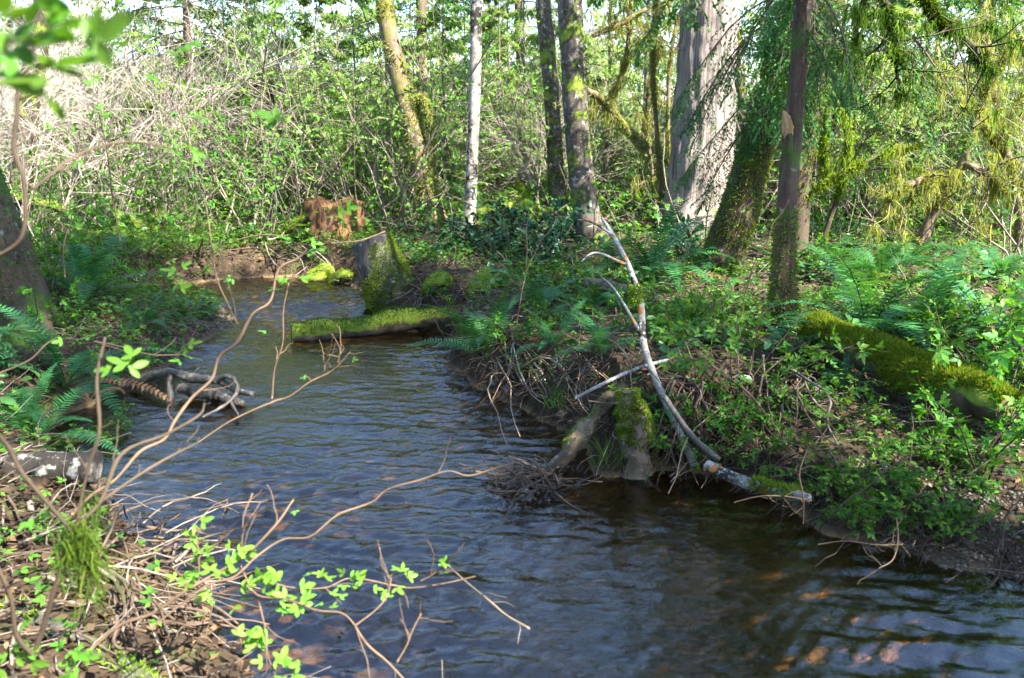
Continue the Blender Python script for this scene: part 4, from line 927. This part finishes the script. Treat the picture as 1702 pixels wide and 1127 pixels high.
vine('vine_maple', 'mossy vine maple clump at the far right edge', [[(1700, 440, 9.5, .06), (1690, 330, 9.5, .05), (1660, 200, 9.5, .045), (1640, 80, 9.5, .04), (1630, -30, 9.5, .03)], [(1700, 350, 9.5, .04), (1720, 200, 9.5, .04), (1700, 60, 9.5, .03)], [(1660, 240, 9.5, .04), (1610, 180, 9.4, .03), (1560, 150, 9.3, .02)]], 10, 1800, .3)
vine('vine_maple', 'dark mossy boughs hanging from above at the upper right', [[(1450, -60, 6.5, .04), (1475, 20, 6.5, .035), (1490, 80, 6.4, .03), (1495, 150, 6.4, .015)], [(1520, -40, 6.6, .03), (1560, 30, 6.6, .03), (1610, 70, 6.6, .025), (1650, 120, 6.5, .015)], [(1440, -20, 6.3, .02), (1420, 60, 6.3, .018), (1400, 100, 6.2, .01)]], 8, 1400, .2, 'bark_mossdark', 'moss_dark', .6)
vine('vine_maple', 'thin curved mossy stem right of the upright snag', [[(1360, 420, 8.8, .03), (1400, 300, 8.8, .03), (1410, 220, 8.7, .028), (1385, 160, 8.6, .025), (1370, 130, 8.6, .02)], [(1330, 330, 8.5, .02), (1400, 290, 8.5, .02), (1460, 260, 8.5, .02), (1530, 240, 8.5, .012)], [(1370, 180, 8.6, .02), (1370, 260, 8.6, .02), (1375, 300, 8.6, .015)]], 6, 700, .2, 'bark_mossdark', 'moss')
vine('vine_maple', 'tangled mossy stems behind the massive cedar', [[(1250, 330, 13, .05), (1235, 200, 13, .05), (1225, 60, 13, .05), (1220, -20, 13, .045)], [(1120, 330, 12.5, .03), (1110, 200, 12.5, .03), (1120, 60, 12.5, .03), (1150, -20, 12.5, .03)], [(1085, 300, 12.8, .03), (1075, 180, 12.8, .03), (1100, 60, 12.8, .03)]], 8, 1000, .3)

# ------------------------------------------------------------------ background conifers
def conifer_proto(h, mtl, n, L):
    S = np.zeros((n, 3)); z = h * (.06 + .92 * rng.random(n)); S[:, 2] = z
    d = hdir(n); d[:, 2] = rng.uniform(-.1, .35, n); l = L * (1.05 - z / h) * rng.uniform(.6, 1.15, n) + .15
    tw, lf = boughs(S, d, l, nside=18, nleaf=11, lw=.014, ll=.09, droop=.1, m_=7)
    tr = Geo(); tubes(tr, np.stack([np.zeros(8), np.zeros(8), np.linspace(-.3, h, 8)], -1)[None] + rng.normal(size=(1, 8, 3)) * [.02, .02, 0], (np.linspace(.011 * h ** .8, .006, 8))[None], 9)
    return tr.mesh('trunk', M['twig']), tw.mesh('branches', M['twig']), lf.mesh('crown', M[mtl], False)
CON = [conifer_proto(6.0, 'conifer_pale_lit', 70, 1.8), conifer_proto(5.0, 'conifer_pale_lit', 62, 1.6), conifer_proto(7.0, 'conifer', 80, 1.9)]
def conifer(x, y, s, k, label, group):
    root = thing('conifer', label, 'tree', (x, y, float(gh(x, y))), group, rng.uniform(0, 6.28), s)
    for nm, me in zip(('trunk', 'branches', 'crown'), CON[k]):
        o = link(nm, me, root)
        if nm != 'trunk': o['kind'] = 'stuff'
for u, d, s, k, lab in [(470, 14.5, .75, 0, 'young conifer right of the arching mossy branches'), (535, 14, .8, 1, 'young conifer above the brush heap on the far bank'), (595, 15, .75, 0, 'young conifer directly behind the rotten red stump'), (645, 14.5, .85, 1, 'young conifer touching the left side of the leaning trunk'), (740, 14, .72, 0, 'young conifer filling the gap left of the pale alder'), (830, 15, .85, 1, 'young conifer filling the gap right of the pale alder'), (870, 16, .8, 0, 'young conifer left of the farther twin trunk'),
                        (500, 18, .8, 0, 'taller conifer behind the one right of the arching branches'), (570, 20, 1.0, 1, 'distant conifer high above the rotten red stump'), (690, 18, .8, 0, 'distant conifer seen right of the leaning trunk top'), (775, 18, .7, 2, 'darker conifer directly behind the pale alder'), (910, 18, 1.0, 1, 'conifer directly behind the twin trunks'), (1010, 15, 1.0, 0, 'conifer behind the golden vine maple'), (1070, 17, 1.1, 2, 'dark conifer left of the massive cedar'), (960, 21, 1.3, 0, 'farthest conifer between twin trunks and vine maple'),
                        (620, 17, .9, 1, 'slim conifer between stump and leaning trunk'), (800, 20, .9, 0, 'pale distant conifer right of the pale alder top'), (430, 17, .9, 1, 'pale conifer behind the arching mossy branches'),
                        (455, 22, 1.05, 0, 'pale distant conifer far behind the arching branches'), (540, 24, 1.15, 1, 'pale distant conifer far behind the brush heap'), (640, 23, 1.1, 0, 'pale distant conifer far left of the leaning trunk'), (735, 23, 1.1, 1, 'pale distant conifer far between leaning trunk and alder'), (845, 23, 1.15, 0, 'pale distant conifer far right of the alder'), (180, 24, 1.1, 0, 'pale distant conifer far above the bare thicket'), (280, 25, 1.15, 1, 'pale distant conifer far left of the hemlock stem'), (60, 23, 1.1, 0, 'pale distant conifer far at the upper left'),
                        (1260, 14, 1.1, 2, 'conifer in the gap right of the massive cedar'), (1380, 12.5, .8, 0, 'conifer behind the dark yellow mossed trunk'), (1450, 11.5, .75, 0, 'nearest conifer in the right background'), (1520, 13, .9, 2, 'dark conifer behind the crooked mossy stem'), (1600, 12, .85, 0, 'conifer behind the bearded moss at right'), (1690, 11.5, .9, 2, 'conifer at the right edge behind the vine maple clump'), (1480, 17, 1.2, 2, 'tall conifer far back above the sunny clearing'), (1620, 18, 1.3, 2, 'tall dark conifer far back at right'), (1740, 15, 1.2, 2, 'tall conifer cut by the right edge'), (1330, 17, 1.2, 0, 'tall conifer far behind the upright snag'),
                        (240, 20, .9, 0, 'pale conifer left of the hemlock stem'), (120, 22, 1.1, 1, 'pale conifer above the crooked mossy limb'), (20, 18, 1.0, 0, 'pale conifer behind the corner trunk'), (390, 21, 1.05, 0, 'pale conifer right of the hemlock stem'), (-60, 16, 1.1, 2, 'dark conifer cut by the left edge'), (330, 24, 1.2, 1, 'farthest pale conifer behind the hemlock stem')]:
    p = at(u, 250, d); conifer(p[0], p[1], s, k, lab, 'background conifers')
# trees beyond the frame on the sun side that shade the near bank and the stream
def shade_proto(h, n, L, z0):
    S = np.zeros((n, 3)); zz_ = rng.random(n); S[:, 2] = h * (z0 + (.98 - z0) * zz_)
    d = hdir(n); d[:, 2] = rng.uniform(-.1, .35, n); l = L * (1.05 - .7 * zz_) * rng.uniform(.6, 1.15, n)
    tw, lf = boughs(S, d, l, nside=18, nleaf=10, lw=.022, ll=.1, droop=.1, m_=7)
    tr = Geo(); tubes(tr, np.stack([np.zeros(8), np.zeros(8), np.linspace(-.3, h, 8)], -1)[None], (np.linspace(.2, .03, 8))[None], 12)
    return tr.mesh('trunk', M['bark_brown']), tw.mesh('branches', M['twig_dark']), lf.mesh('crown', M['conifer'], False)
CON.append(shade_proto(13, 44, 2.5, .62))
for x, y, s_, lab in [(5.8, .1, 1.0, 'tall conifer on the sun side shading the stream'), (7.0, 1.3, .95, 'tall conifer on the sun side farthest from the stream'), (4.2, 1.0, 1.0, 'conifer on the sun side by the lower right bank'), (2.9, .4, .95, 'conifer on the sun side close beside the near bank'), (6.3, -1.9, .75, 'shorter conifer on the sun side shading the near pool'), (3.9, 2.75, 1.02, 'conifer on the right bank just beyond the frame')]:
    conifer(x, y, s_, 3, lab, 'shade trees on the sun side')
for x, y, s_, k, lab in [(-4.5, -3, 1.9, 2, 'unseen dark conifer behind the viewpoint at left, added to block sky light'), (-1, -5.5, 2.0, 2, 'unseen dark conifer straight behind the viewpoint, added to block sky light'), (-7.5, 1.5, 1.7, 2, 'unseen dark conifer left of the viewpoint, added to block sky light'), (3.5, -8.5, 2.0, 2, 'unseen dark conifer behind the viewpoint at right, added to block sky light'), (-9, 5, 1.6, 2, 'unseen dark conifer beyond the left edge, added to block sky light'), (.3, -4.8, 1.6, 2, 'unseen dark conifer just behind the viewpoint, added to block sky light'), (-6, 2.6, 1.5, 2, 'unseen dark conifer beside the left edge, added to block sky light')]:  # unseen trees added to block sky light and deepen the shade
    conifer(x, y, s_, k, lab, 'unseen trees added to block sky light')
# far wood
g1_, g2_ = Geo(), Geo()
n = 1300; a = rng.uniform(-.85, .85, n); d = rng.uniform(24, 44, n); S = np.stack([np.sin(a) * d, np.cos(a) * d, np.zeros(n)], -1); S[:, 2] = gh(S[:, 0], S[:, 1]) + rng.uniform(0, 1, n) ** 1.3 * np.where(a > .1, 10, 5.5)
dd = hdir(n); dd[:, 2] = rng.uniform(-.3, .3, n)
tw, lf = boughs(S, dd, rng.uniform(1.2, 3, n), nside=16, nleaf=7, lw=.05, ll=.2, droop=.1)
tag(link('far_wood', lf.mesh('far_wood', M['conifer_pale_lit'], False)), 'pale green far wood behind everything', 'wood', kind='stuff')
n = 420; a = rng.uniform(-.85, .85, n); d = rng.uniform(24, 45, n); S = np.stack([np.sin(a) * d, np.cos(a) * d, np.zeros(n)], -1); S[:, 2] = gh(S[:, 0], S[:, 1]) - .2
P = grow(S, np.tile([0, 0, 1.], (n, 1)) + rng.normal(size=(n, 3)) * .1, rng.uniform(3, 8, n), 8, .05, 0); tg = Geo(); tubes(tg, P, rng.uniform(.03, .1, (n, 1)) * np.linspace(1, .3, 8)[None], 5)
S2, D2, _, _ = sprout(P, 10, .8, .1); P2 = grow(S2, D2, rng.uniform(.8, 2.2, len(S2)), 6, .16, 0); tubes(tg, P2, .012 * np.linspace(1, .4, 6)[None] * np.ones((len(P2), 1)), 3)
tag(link('far_thicket', tg.mesh('far_thicket', M['twig_pale'])), 'pale bare stems of the distant thicket', 'thicket', kind='stuff')

# ------------------------------------------------------------------ ground cover, litter, grass, twigs
def land(n, x0, x1, y0, y1, smin=.08):
    x = rng.uniform(x0, x1, n); y = rng.uniform(y0, y1, n); s = sdist(np.stack([x, y], -1)); k = s > smin
    return np.stack([x, y, gh(x, y)], -1)[k]
def cover(name, label, P, tm, size, mt, hz=.05, tilt=.6, cat='ground cover'):
    g = Geo(); n = len(P); P = P + np.stack([np.zeros(n), np.zeros(n), hz * rng.random(n)], -1); d = hdir(n); d[:, 2] = rng.normal(size=n) * .25
    stamp(g, tm, P, d, uprand(n, tilt), size * rng.uniform(.5, 1.4, n)); return tag(link(name, g.mesh(name, M[mt], False)), label, cat, kind='stuff')
P = land(60000, -7, 7, 2, 13); P = P[fn(P[:, :2], .5, 61, 2) > -.2]; P = P[(P[:, 0] > .3) | (P[:, 1] > 3.5) | (rng.random(len(P)) < .3)]
cover('ground_cover', 'low trifoliate leaves carpeting both banks', P[:26000], T_tri(), .05, 'leaf', .16)
P = land(26000, -6, -1.8, 5.6, 11, .15); cover('ground_cover', 'fresh low leaves on the left flat', P[:9000], T_tri(), .055, 'leaf', .2)
P = land(40000, -6.5, 6.5, 2.2, 12, .1); P = P[(fn(P[:, :2], .8, 65, 2) > .45) & ((P[:, 0] > .3) | (P[:, 1] > 3.6))]; cover('broad_leaves', 'broad oval leaves in patches on both banks', P[:5000], T_oval(), .085, 'leaf_dark', .2, .7)
P = land(40000, -6.5, 6.5, 2.2, 12, .1); P = P[(fn(P[:, :2], .9, 67, 2) > .5) & ((P[:, 0] > .3) | (P[:, 1] > 3.6))]; cover('lime_sprouts', 'tiny lime green sprouts in patches on both banks', P[:6000], T_oval(), .035, 'leaf_lime', .1, .7)
P = land(50000, -14, 14, 10, 24); cover('undergrowth', 'dense green undergrowth of the background', P[:30000], T_tri(), .11, 'leaf', .55, .8)
P = land(50000, -7, 7, .5, 13, .0); cover('leaf_litter', 'brown dead leaves littering the banks', P[:34000], T_simple(), .045, 'litter', .012, .5, 'leaf litter')
P = land(30000, -14, 14, 10, 26); cover('leaf_litter', 'brown leaf litter under the background trees', P[:20000], T_simple(), .09, 'litter', .1, .7, 'leaf litter')
P = land(9000, -6, 6, 1.2, 12, .02); n = len(P); d = hdir(n); d[:, 2] = rng.uniform(-.05, .25, n); Q_ = grow(P + [0, 0, .015], d, rng.uniform(.1, .5, n), 6, .2, .02); tg = Geo(); tubes(tg, Q_, .0027 * np.linspace(1, .5, 6)[None] * rng.uniform(.5, 1.8, (n, 1)), 3)
tag(link('fallen_twigs', tg.mesh('fallen_twigs', M['twig'])), 'fine dead twigs strewn over both banks', 'twigs', kind='stuff')
n = 1900; P = land(5000, -14, 14, 9, 22)[:n]; n = len(P); d = hdir(n) * .7; d[:, 2] = rng.uniform(.2, 1.2, n); Q_ = grow(P, d, rng.uniform(.5, 2.2, n), 7, .12, .05); tg = Geo(); tubes(tg, Q_, .006 * np.linspace(1, .4, 7)[None] * rng.uniform(.5, 1.6, (n, 1)), 3)
tag(link('dead_brush', tg.mesh('dead_brush', M['twig'])), 'dead brush tangled through the background undergrowth', 'brush', kind='stuff')
P = land(9000, -3, .2, .8, 3.6, .0); cover('leaf_litter', 'dark bark and leaf litter on the near left bank', P[:6000], T_simple(), .045, 'litter_dark', .035, .7, 'leaf litter')
def tuft(u, v, n, h, lab):
    b = gp(u, v); d = hdir(n) * .5; d[:, 2] = 1; P = grow(rng.normal(size=(n, 3)) * [.05, .03, 0], d, h * rng.uniform(.5, 1.2, n), 6, .05, .1)
    g = Geo(); ribbons(g, P, .003 * np.linspace(1, .15, 6)[None] * np.ones((n, 1)), np.broadcast_to(hdir(n)[:, None], P.shape))
    o = link('grass_tuft', g.mesh('grass_tuft', M['grass'])); o.location = tuple(b - np.array([0, 0, .01])); tag(o, lab, 'grass', 'grass tufts at the waterline')
for u, v, n, h, lab in [(1010, 770, 60, .26, 'grass tuft hanging into the cove below the small mossy stump'), (935, 675, 60, .28, 'grass tuft at the waterline under the dead stalks'), (1060, 790, 30, .2, 'short grass tuft at the cove edge'), (880, 625, 30, .24, 'grass tuft between dead stalks on the bank'), (770, 560, 40, .25, 'grass tuft at the right end of the floating log')]: tuft(u, v, n, h, lab)
# rootlets hanging out of the cut bank
e = np.concatenate([np.linspace(a, b, 60) for a, b in zip(poly[27:47], poly[28:48])]); e = e[rng.choice(len(e), 2600)] + rng.normal(size=(2600, 2)) * .16
sd_ = sdist(e); e = e[(sd_ > .04) & (sd_ < .3) & (e[:, 1] < 9)]; n = len(e); dx = .02
gr = np.stack([sdist(e + [dx, 0]) - sdist(e - [dx, 0]), sdist(e + [0, dx]) - sdist(e - [0, dx])], -1); gr = nrm(gr)
S = np.column_stack([e, gh(e[:, 0], e[:, 1]) + .015]); D = np.column_stack([-gr, np.full(n, -.1)]) + rng.normal(size=(n, 3)) * .5
P = grow(S, D, rng.uniform(.12, .45, n), 7, .22, .12); P[:, :, 2] = np.maximum(P[:, :, 2], gh(P[:, :, 0], P[:, :, 1]) + .006)
tg = Geo(); tubes(tg, P, .0028 * np.linspace(1, .4, 7)[None] * rng.uniform(.5, 2, (n, 1)), 3)
tag(link('bank_roots', tg.mesh('bank_roots', M['twig_dark'])), 'dark rootlets and fine roots hanging out of the cut right bank', 'roots', kind='stuff')
# mossy mounds on the bank behind the log
for u, v, r, lab in [(735, 474, .15, 'mossy hummock right of the leaning stump'), (815, 474, .14, 'mossy hummock in front of the salal'), (575, 460, .16, 'mossy hummock on the far bank left of the leaning stump'), (540, 455, .16, 'dark mossy hummock at the far waterline')]:
    b = gp(u, v); g = wood([(-r * 1.2, 0, -.08, r * .5), (-r * .5, 0, -.02, r * .9), (r * .3, .05, 0, r), (r * 1.2, .05, -.08, r * .6)], 20, .04, lump=.5, rough=.25, seed=int(u), squash=.7)
    root = thing('moss_hummock', lab, 'moss', b, 'mossy hummocks'); addpart(root, g, 'log_moss', 'mound'); addpart(root, fuzz(g.surf, 5000, .02, .005, upm(-.3), .2), 'moss', 'moss', 'stuff')

# ------------------------------------------------------------------ foreground canes
TS = T_tri_serr(); LM = {}
def big_leaf(parent, p, d, up, s, mt, off):
    if mt not in LM:
        gg = Geo(); gg.add(*TS); LM[mt] = gg.mesh('leaf', M[mt], False)
    x = nrm(np.array(d, float)); y = nrm(np.cross(up, x)); z = np.cross(x, y); Mx = Matrix.Identity(4)
    for q in range(3): Mx[q][0], Mx[q][1], Mx[q][2], Mx[q][3] = x[q] * s, y[q] * s, z[q] * s, p[q] - off[q]
    return link('leaf', LM[mt], parent, Mx)
def cane(label, paths, leaves, cm='cane', lm='leaf', moss=None, nm='salmonberry_cane', cat='cane', ntw=4):
    b = at(*paths[0][0][:3]); root = thing(nm, label, cat, b); tw = []
    for k, q in enumerate(paths):
        pts = np.array([(*(at(u, v, d) - b), r) for u, v, d, r in q]); L_ = np.linalg.norm(np.diff(pts[:, :3], axis=0), axis=1).sum()
        nn = max(4, int(L_ / .07)); C = catmull(pts, nn); C[1:-1, :3] += rng.normal(size=(nn - 2, 3)) * .009 * min(1, L_ * 2)
        C[:, 3] *= .55 * rng.uniform(.85, 1.2, nn); g = wood([tuple(c) for c in C], 8, .012, rough=.08, lump=.12, seed=abs(int(q[0][0])) + k)
        addpart(root, g, cm, 'stem' if k == 0 else 'side_stem'); tw.append(g.surf[0].mean(1) + b)
    if ntw:
        g = Geo()
        for C in tw:
            S, D, _, _ = sprout((C - b)[None], ntw, .8, .25, 1); P = grow(S, D, rng.uniform(.03, .14, len(S)), 6, .2, 0); tubes(g, P, .0016 * np.linspace(1, .5, 6)[None] * np.ones((len(P), 1)), 4)
        addpart(root, g, cm, 'twiglets', 'stuff')
    for u, v, d, s, n in leaves:
        c = at(u, v, d)
        for k in range(n + (n > 1) * 2):
            a = rng.uniform(0, 6.28); dr = np.array([math.cos(a), math.sin(a) * .6, rng.uniform(-.2, .5)]); up = nrm(rng.normal(size=3) * .5 + [0, -.45, 1])
            big_leaf(root, c + rng.normal(size=3) * s * .35, dr, up, s * rng.uniform(.7, 1.2), lm, b)
    if moss:
        for u, v, d, n, ln in moss:
            c = at(u, v, d) - b; st = strands(c + rng.normal(size=(n, 3)) * [.011, .011, .022], ln * rng.uniform(.0, 1.0, n) ** 1.6 * 1.3 + .008, .0014, 6, .5)
            addpart(root, st, 'moss_dark', 'hanging_moss', 'stuff')
    return root
cane('long arching tan cane sweeping up over the stream', [[(120, 855, 2.0, .008), (210, 780, 2.1, .008), (300, 690, 2.3, .008), (370, 590, 2.4, .008), (430, 515, 2.45, .0075), (480, 440, 2.5, .007), (520, 412, 2.5, .006), (570, 402, 2.55, .0045), (640, 385, 2.6, .003)], [(395, 540, 2.4, .004), (350, 420, 2.6, .003), (340, 330, 2.7, .002)], [(520, 410, 2.5, .004), (545, 378, 2.5, .003), (552, 360, 2.5, .002)]],
     [(500, 398, 2.5, .07, 3), (548, 352, 2.5, .05, 2), (470, 200, 2.4, .07, 2), (300, 470, 2.6, .06, 2)], 'cane')
cane('forked pale twig over the stream with one upright shoot', [[(330, 735, 2.4, .004), (440, 672, 2.5, .0065), (500, 640, 2.5, .006), (560, 603, 2.5, .005), (582, 585, 2.5, .002)], [(452, 662, 2.5, .005), (470, 560, 2.5, .004), (478, 500, 2.5, .003), (480, 470, 2.5, .0025)], [(562, 602, 2.5, .003), (566, 585, 2.5, .002)], [(540, 615, 2.5, .003), (538, 600, 2.5, .002)]],
     [(480, 470, 2.5, .06, 3), (456, 546, 2.5, .04, 1), (508, 622, 2.5, .03, 1), (582, 600, 2.5, .025, 1)], 'cane', 'leaf')
cane('forked brown canes at left with a clump of hanging moss', [[(55, 1090, 1.5, .009), (90, 990, 1.5, .009), (125, 890, 1.5, .009), (170, 830, 1.55, .008), (250, 740, 1.65, .007), (310, 700, 1.7, .006), (340, 670, 1.8, .004)], [(125, 890, 1.5, .008), (60, 815, 1.45, .007), (0, 735, 1.4, .007), (-40, 690, 1.35, .006)], [(125, 890, 1.5, .007), (135, 800, 1.5, .006), (150, 690, 1.5, .006), (175, 560, 1.55, .005)], [(55, 1090, 1.5, .008), (20, 1020, 1.45, .008), (-5, 940, 1.4, .008)], [(160, 840, 1.55, .006), (260, 775, 1.7, .005), (330, 735, 1.8, .003)]],
     [(200, 610, 1.6, .05, 2), (60, 870, 1.6, .04, 2)], 'cane_brown', moss=[(110, 915, 1.5, 90, .05), (122, 897, 1.5, 170, .07), (142, 905, 1.5, 150, .14), (132, 882, 1.5, 130, .05), (156, 845, 1.54, 70, .04), (104, 940, 1.5, 70, .05), (150, 935, 1.5, 60, .12)])
cane('upright brown cane crossing the left edge of the view', [[(-10, 430, 1.5, .006), (35, 400, 1.5, .008), (55, 320, 1.5, .008), (40, 260, 1.5, .008), (25, 190, 1.5, .007), (10, 110, 1.5, .006), (5, 60, 1.5, .005)], [(53, 315, 1.5, .005), (120, 270, 1.7, .005), (190, 240, 1.8, .004), (280, 245, 1.9, .003)]],
     [(210, 90, 1.9, .05, 2), (150, 120, 1.9, .04, 2), (300, 85, 1.9, .045, 3), (270, 125, 1.9, .03, 2), (310, 250, 1.9, .05, 2)], 'cane_brown', 'leaf')
cane('large blurred green leaves close to the lens at upper left', [[(-40, 60, .8, .003), (20, 70, .8, .003), (60, 60, .8, .002)]], [(15, 100, .75, .075, 4), (75, 70, .75, .06, 4), (10, 30, .75, .05, 3), (45, 115, .75, .05, 3), (105, 75, .75, .04, 2)], 'cane_brown', 'leaf', nm='leafy_twig', cat='twig')
cane('thin bare twig reaching right over the stream from the bottom left', [[(250, 1045, 1.75, .006), (340, 975, 1.83, .0055), (440, 920, 1.9, .005), (560, 860, 2.0, .0045), (700, 800, 2.1, .004), (790, 783, 2.15, .0035), (860, 768, 2.2, .002)], [(790, 783, 2.15, .002), (840, 790, 2.2, .0015)]], [], 'cane', nm='bare_twig', cat='twig')
cane('bright leafy shoots in sun at the bottom left of the stream', [[(150, 1080, 1.75, .008), (230, 1020, 1.8, .008), (320, 975, 1.85, .007), (400, 930, 1.9, .006), (450, 880, 1.95, .006), (488, 830, 2.0, .004)], [(400, 930, 1.9, .004), (408, 870, 1.92, .003), (420, 820, 1.95, .002)], [(330, 970, 1.85, .004), (330, 920, 1.85, .004), (325, 885, 1.85, .003)], [(400, 940, 1.9, .005), (450, 990, 1.85, .005), (520, 1015, 1.8, .005), (590, 1040, 1.75, .005), (660, 1110, 1.7, .005), (690, 1150, 1.65, .005)], [(430, 960, 1.9, .004), (560, 975, 1.95, .003), (690, 970, 2.0, .003), (790, 958, 2.05, .002)], [(700, 965, 2.0, .003), (740, 945, 2.0, .002)], [(430, 1000, 1.85, .004), (440, 1060, 1.8, .004), (460, 1130, 1.75, .003)], [(590, 1040, 1.75, .003), (640, 1000, 1.8, .003), (650, 960, 1.85, .002)], [(660, 1100, 1.7, .003), (700, 1020, 1.75, .002)]],
     [(325, 890, 1.85, .05, 3), (330, 925, 1.85, .05, 4), (320, 960, 1.85, .05, 4), (385, 935, 1.9, .05, 3), (400, 985, 1.88, .06, 4), (440, 960, 1.9, .05, 3), (480, 985, 1.88, .05, 4), (500, 1010, 1.85, .05, 3), (530, 960, 1.95, .045, 3), (575, 965, 1.95, .04, 3), (620, 980, 1.95, .04, 2), (660, 965, 2.0, .04, 3), (740, 942, 2.0, .035, 2), (440, 1060, 1.8, .05, 4), (455, 1090, 1.78, .05, 4), (410, 1080, 1.8, .04, 3), (480, 1110, 1.75, .05, 3), (560, 1000, 1.85, .04, 2), (488, 855, 2.0, .025, 1), (370, 965, 1.88, .05, 3), (350, 995, 1.85, .04, 3)], 'cane', 'leaf_lime')
cane('leafy blurred sprig in the bottom left corner', [[(-20, 1140, 1.5, .005), (60, 1110, 1.5, .004), (120, 1090, 1.5, .003)]], [(40, 1110, 1.5, .05, 3), (100, 1095, 1.5, .05, 3), (20, 1080, 1.5, .04, 2), (130, 1110, 1.5, .04, 2)], 'cane_brown', 'leaf', nm='leafy_twig', cat='twig')
cane('pale stick lying half in the water at the bottom centre', [[(745, 940, 2.45, .005), (800, 985, 2.35, .007), (850, 1025, 2.25, .007), (880, 1045, 2.2, .006)]], [], 'stalk', nm='floating_stick', cat='stick')
cane('thin tan shoot standing before the upright snag', [[(1230, 560, 4.2, .006), (1245, 470, 4.2, .006), (1275, 400, 4.2, .0055), (1310, 340, 4.2, .004), (1330, 310, 4.2, .003)]], [], 'cane', nm='bare_shoot', cat='shoot')
cane('brown bare shoot rising from the bank above the dead stalks', [[(850, 560, 5.2, .008), (868, 490, 5.2, .007), (872, 430, 5.2, .006), (880, 360, 5.2, .005)], [(870, 470, 5.2, .005), (900, 410, 5.2, .004), (925, 360, 5.2, .003)]], [], 'cane', nm='bare_shoot', cat='shoot')
for (lab, pts) in [('thin dark cane rising left of the hemlock stem', [(200, 400, 3.0, .004), (185, 300, 3.0, .004), (165, 190, 3.0, .003)]), ('thin dark cane standing above the left flat', [(108, 460, 3.0, .004), (112, 380, 3.0, .004), (160, 330, 3.0, .003)]), ('slanting thin cane over the gravel bar', [(395, 540, 3.2, .004), (380, 470, 3.2, .004), (362, 400, 3.2, .003)]),
                   ('long thin twig slanting across the left bank', [(0, 620, 2.2, .004), (110, 560, 2.3, .005), (200, 575, 2.4, .004), (300, 590, 2.5, .003)])]:
    cane(lab, [pts], [(pts[-1][0], pts[-1][1], pts[-1][2], .05, 2), (pts[1][0] + 8, pts[1][1], pts[1][2], .045, 2)], 'cane_brown')
# overhanging bare stems on the right bank
for lab, pts in [('grey stem arching from the right bank over the brambles', [(1380, 860, 3.1, .006), (1450, 800, 3.1, .006), (1500, 765, 3.1, .005), (1530, 755, 3.1, .004)]), ('upright pale twig at the waterline right of the white log', [(1335, 870, 3.1, .006), (1330, 800, 3.1, .005), (1345, 740, 3.15, .004)]), ('bent grey twig dipping into the stream near the gravel', [(1490, 860, 2.8, .005), (1492, 900, 2.75, .005), (1480, 930, 2.7, .004), (1460, 945, 2.65, .003)]),
                 ('level grey twig at the waterline on the right', [(1360, 905, 2.85, .004), (1420, 898, 2.85, .004), (1500, 905, 2.85, .004)]), ('pale twig lying on the water before the white log', [(1220, 835, 3.15, .005), (1280, 822, 3.15, .005), (1350, 832, 3.1, .004)])]:
    cane(lab, [pts], [], 'cane_brown', nm='bare_twig', cat='twig', ntw=7)
for u, v, d in [(1675, 520, 3.6), (1650, 545, 3.6), (1560, 735, 2.9), (1410, 718, 3.3), (1700, 560, 3.6)]:
    g = Geo(); n = 5; dd = hdir(n); dd[:, 2] = .5; stamp(g, T_simple(), np.zeros((n, 3)), dd, uprand(n, .2), np.full(n, .018))
    o = link('flower', g.mesh('flower', M['petal'])); o.location = tuple(at(u, v, d)); tag(o, 'small pink blossom among the right hand brambles', 'flower', 'pink blossoms')
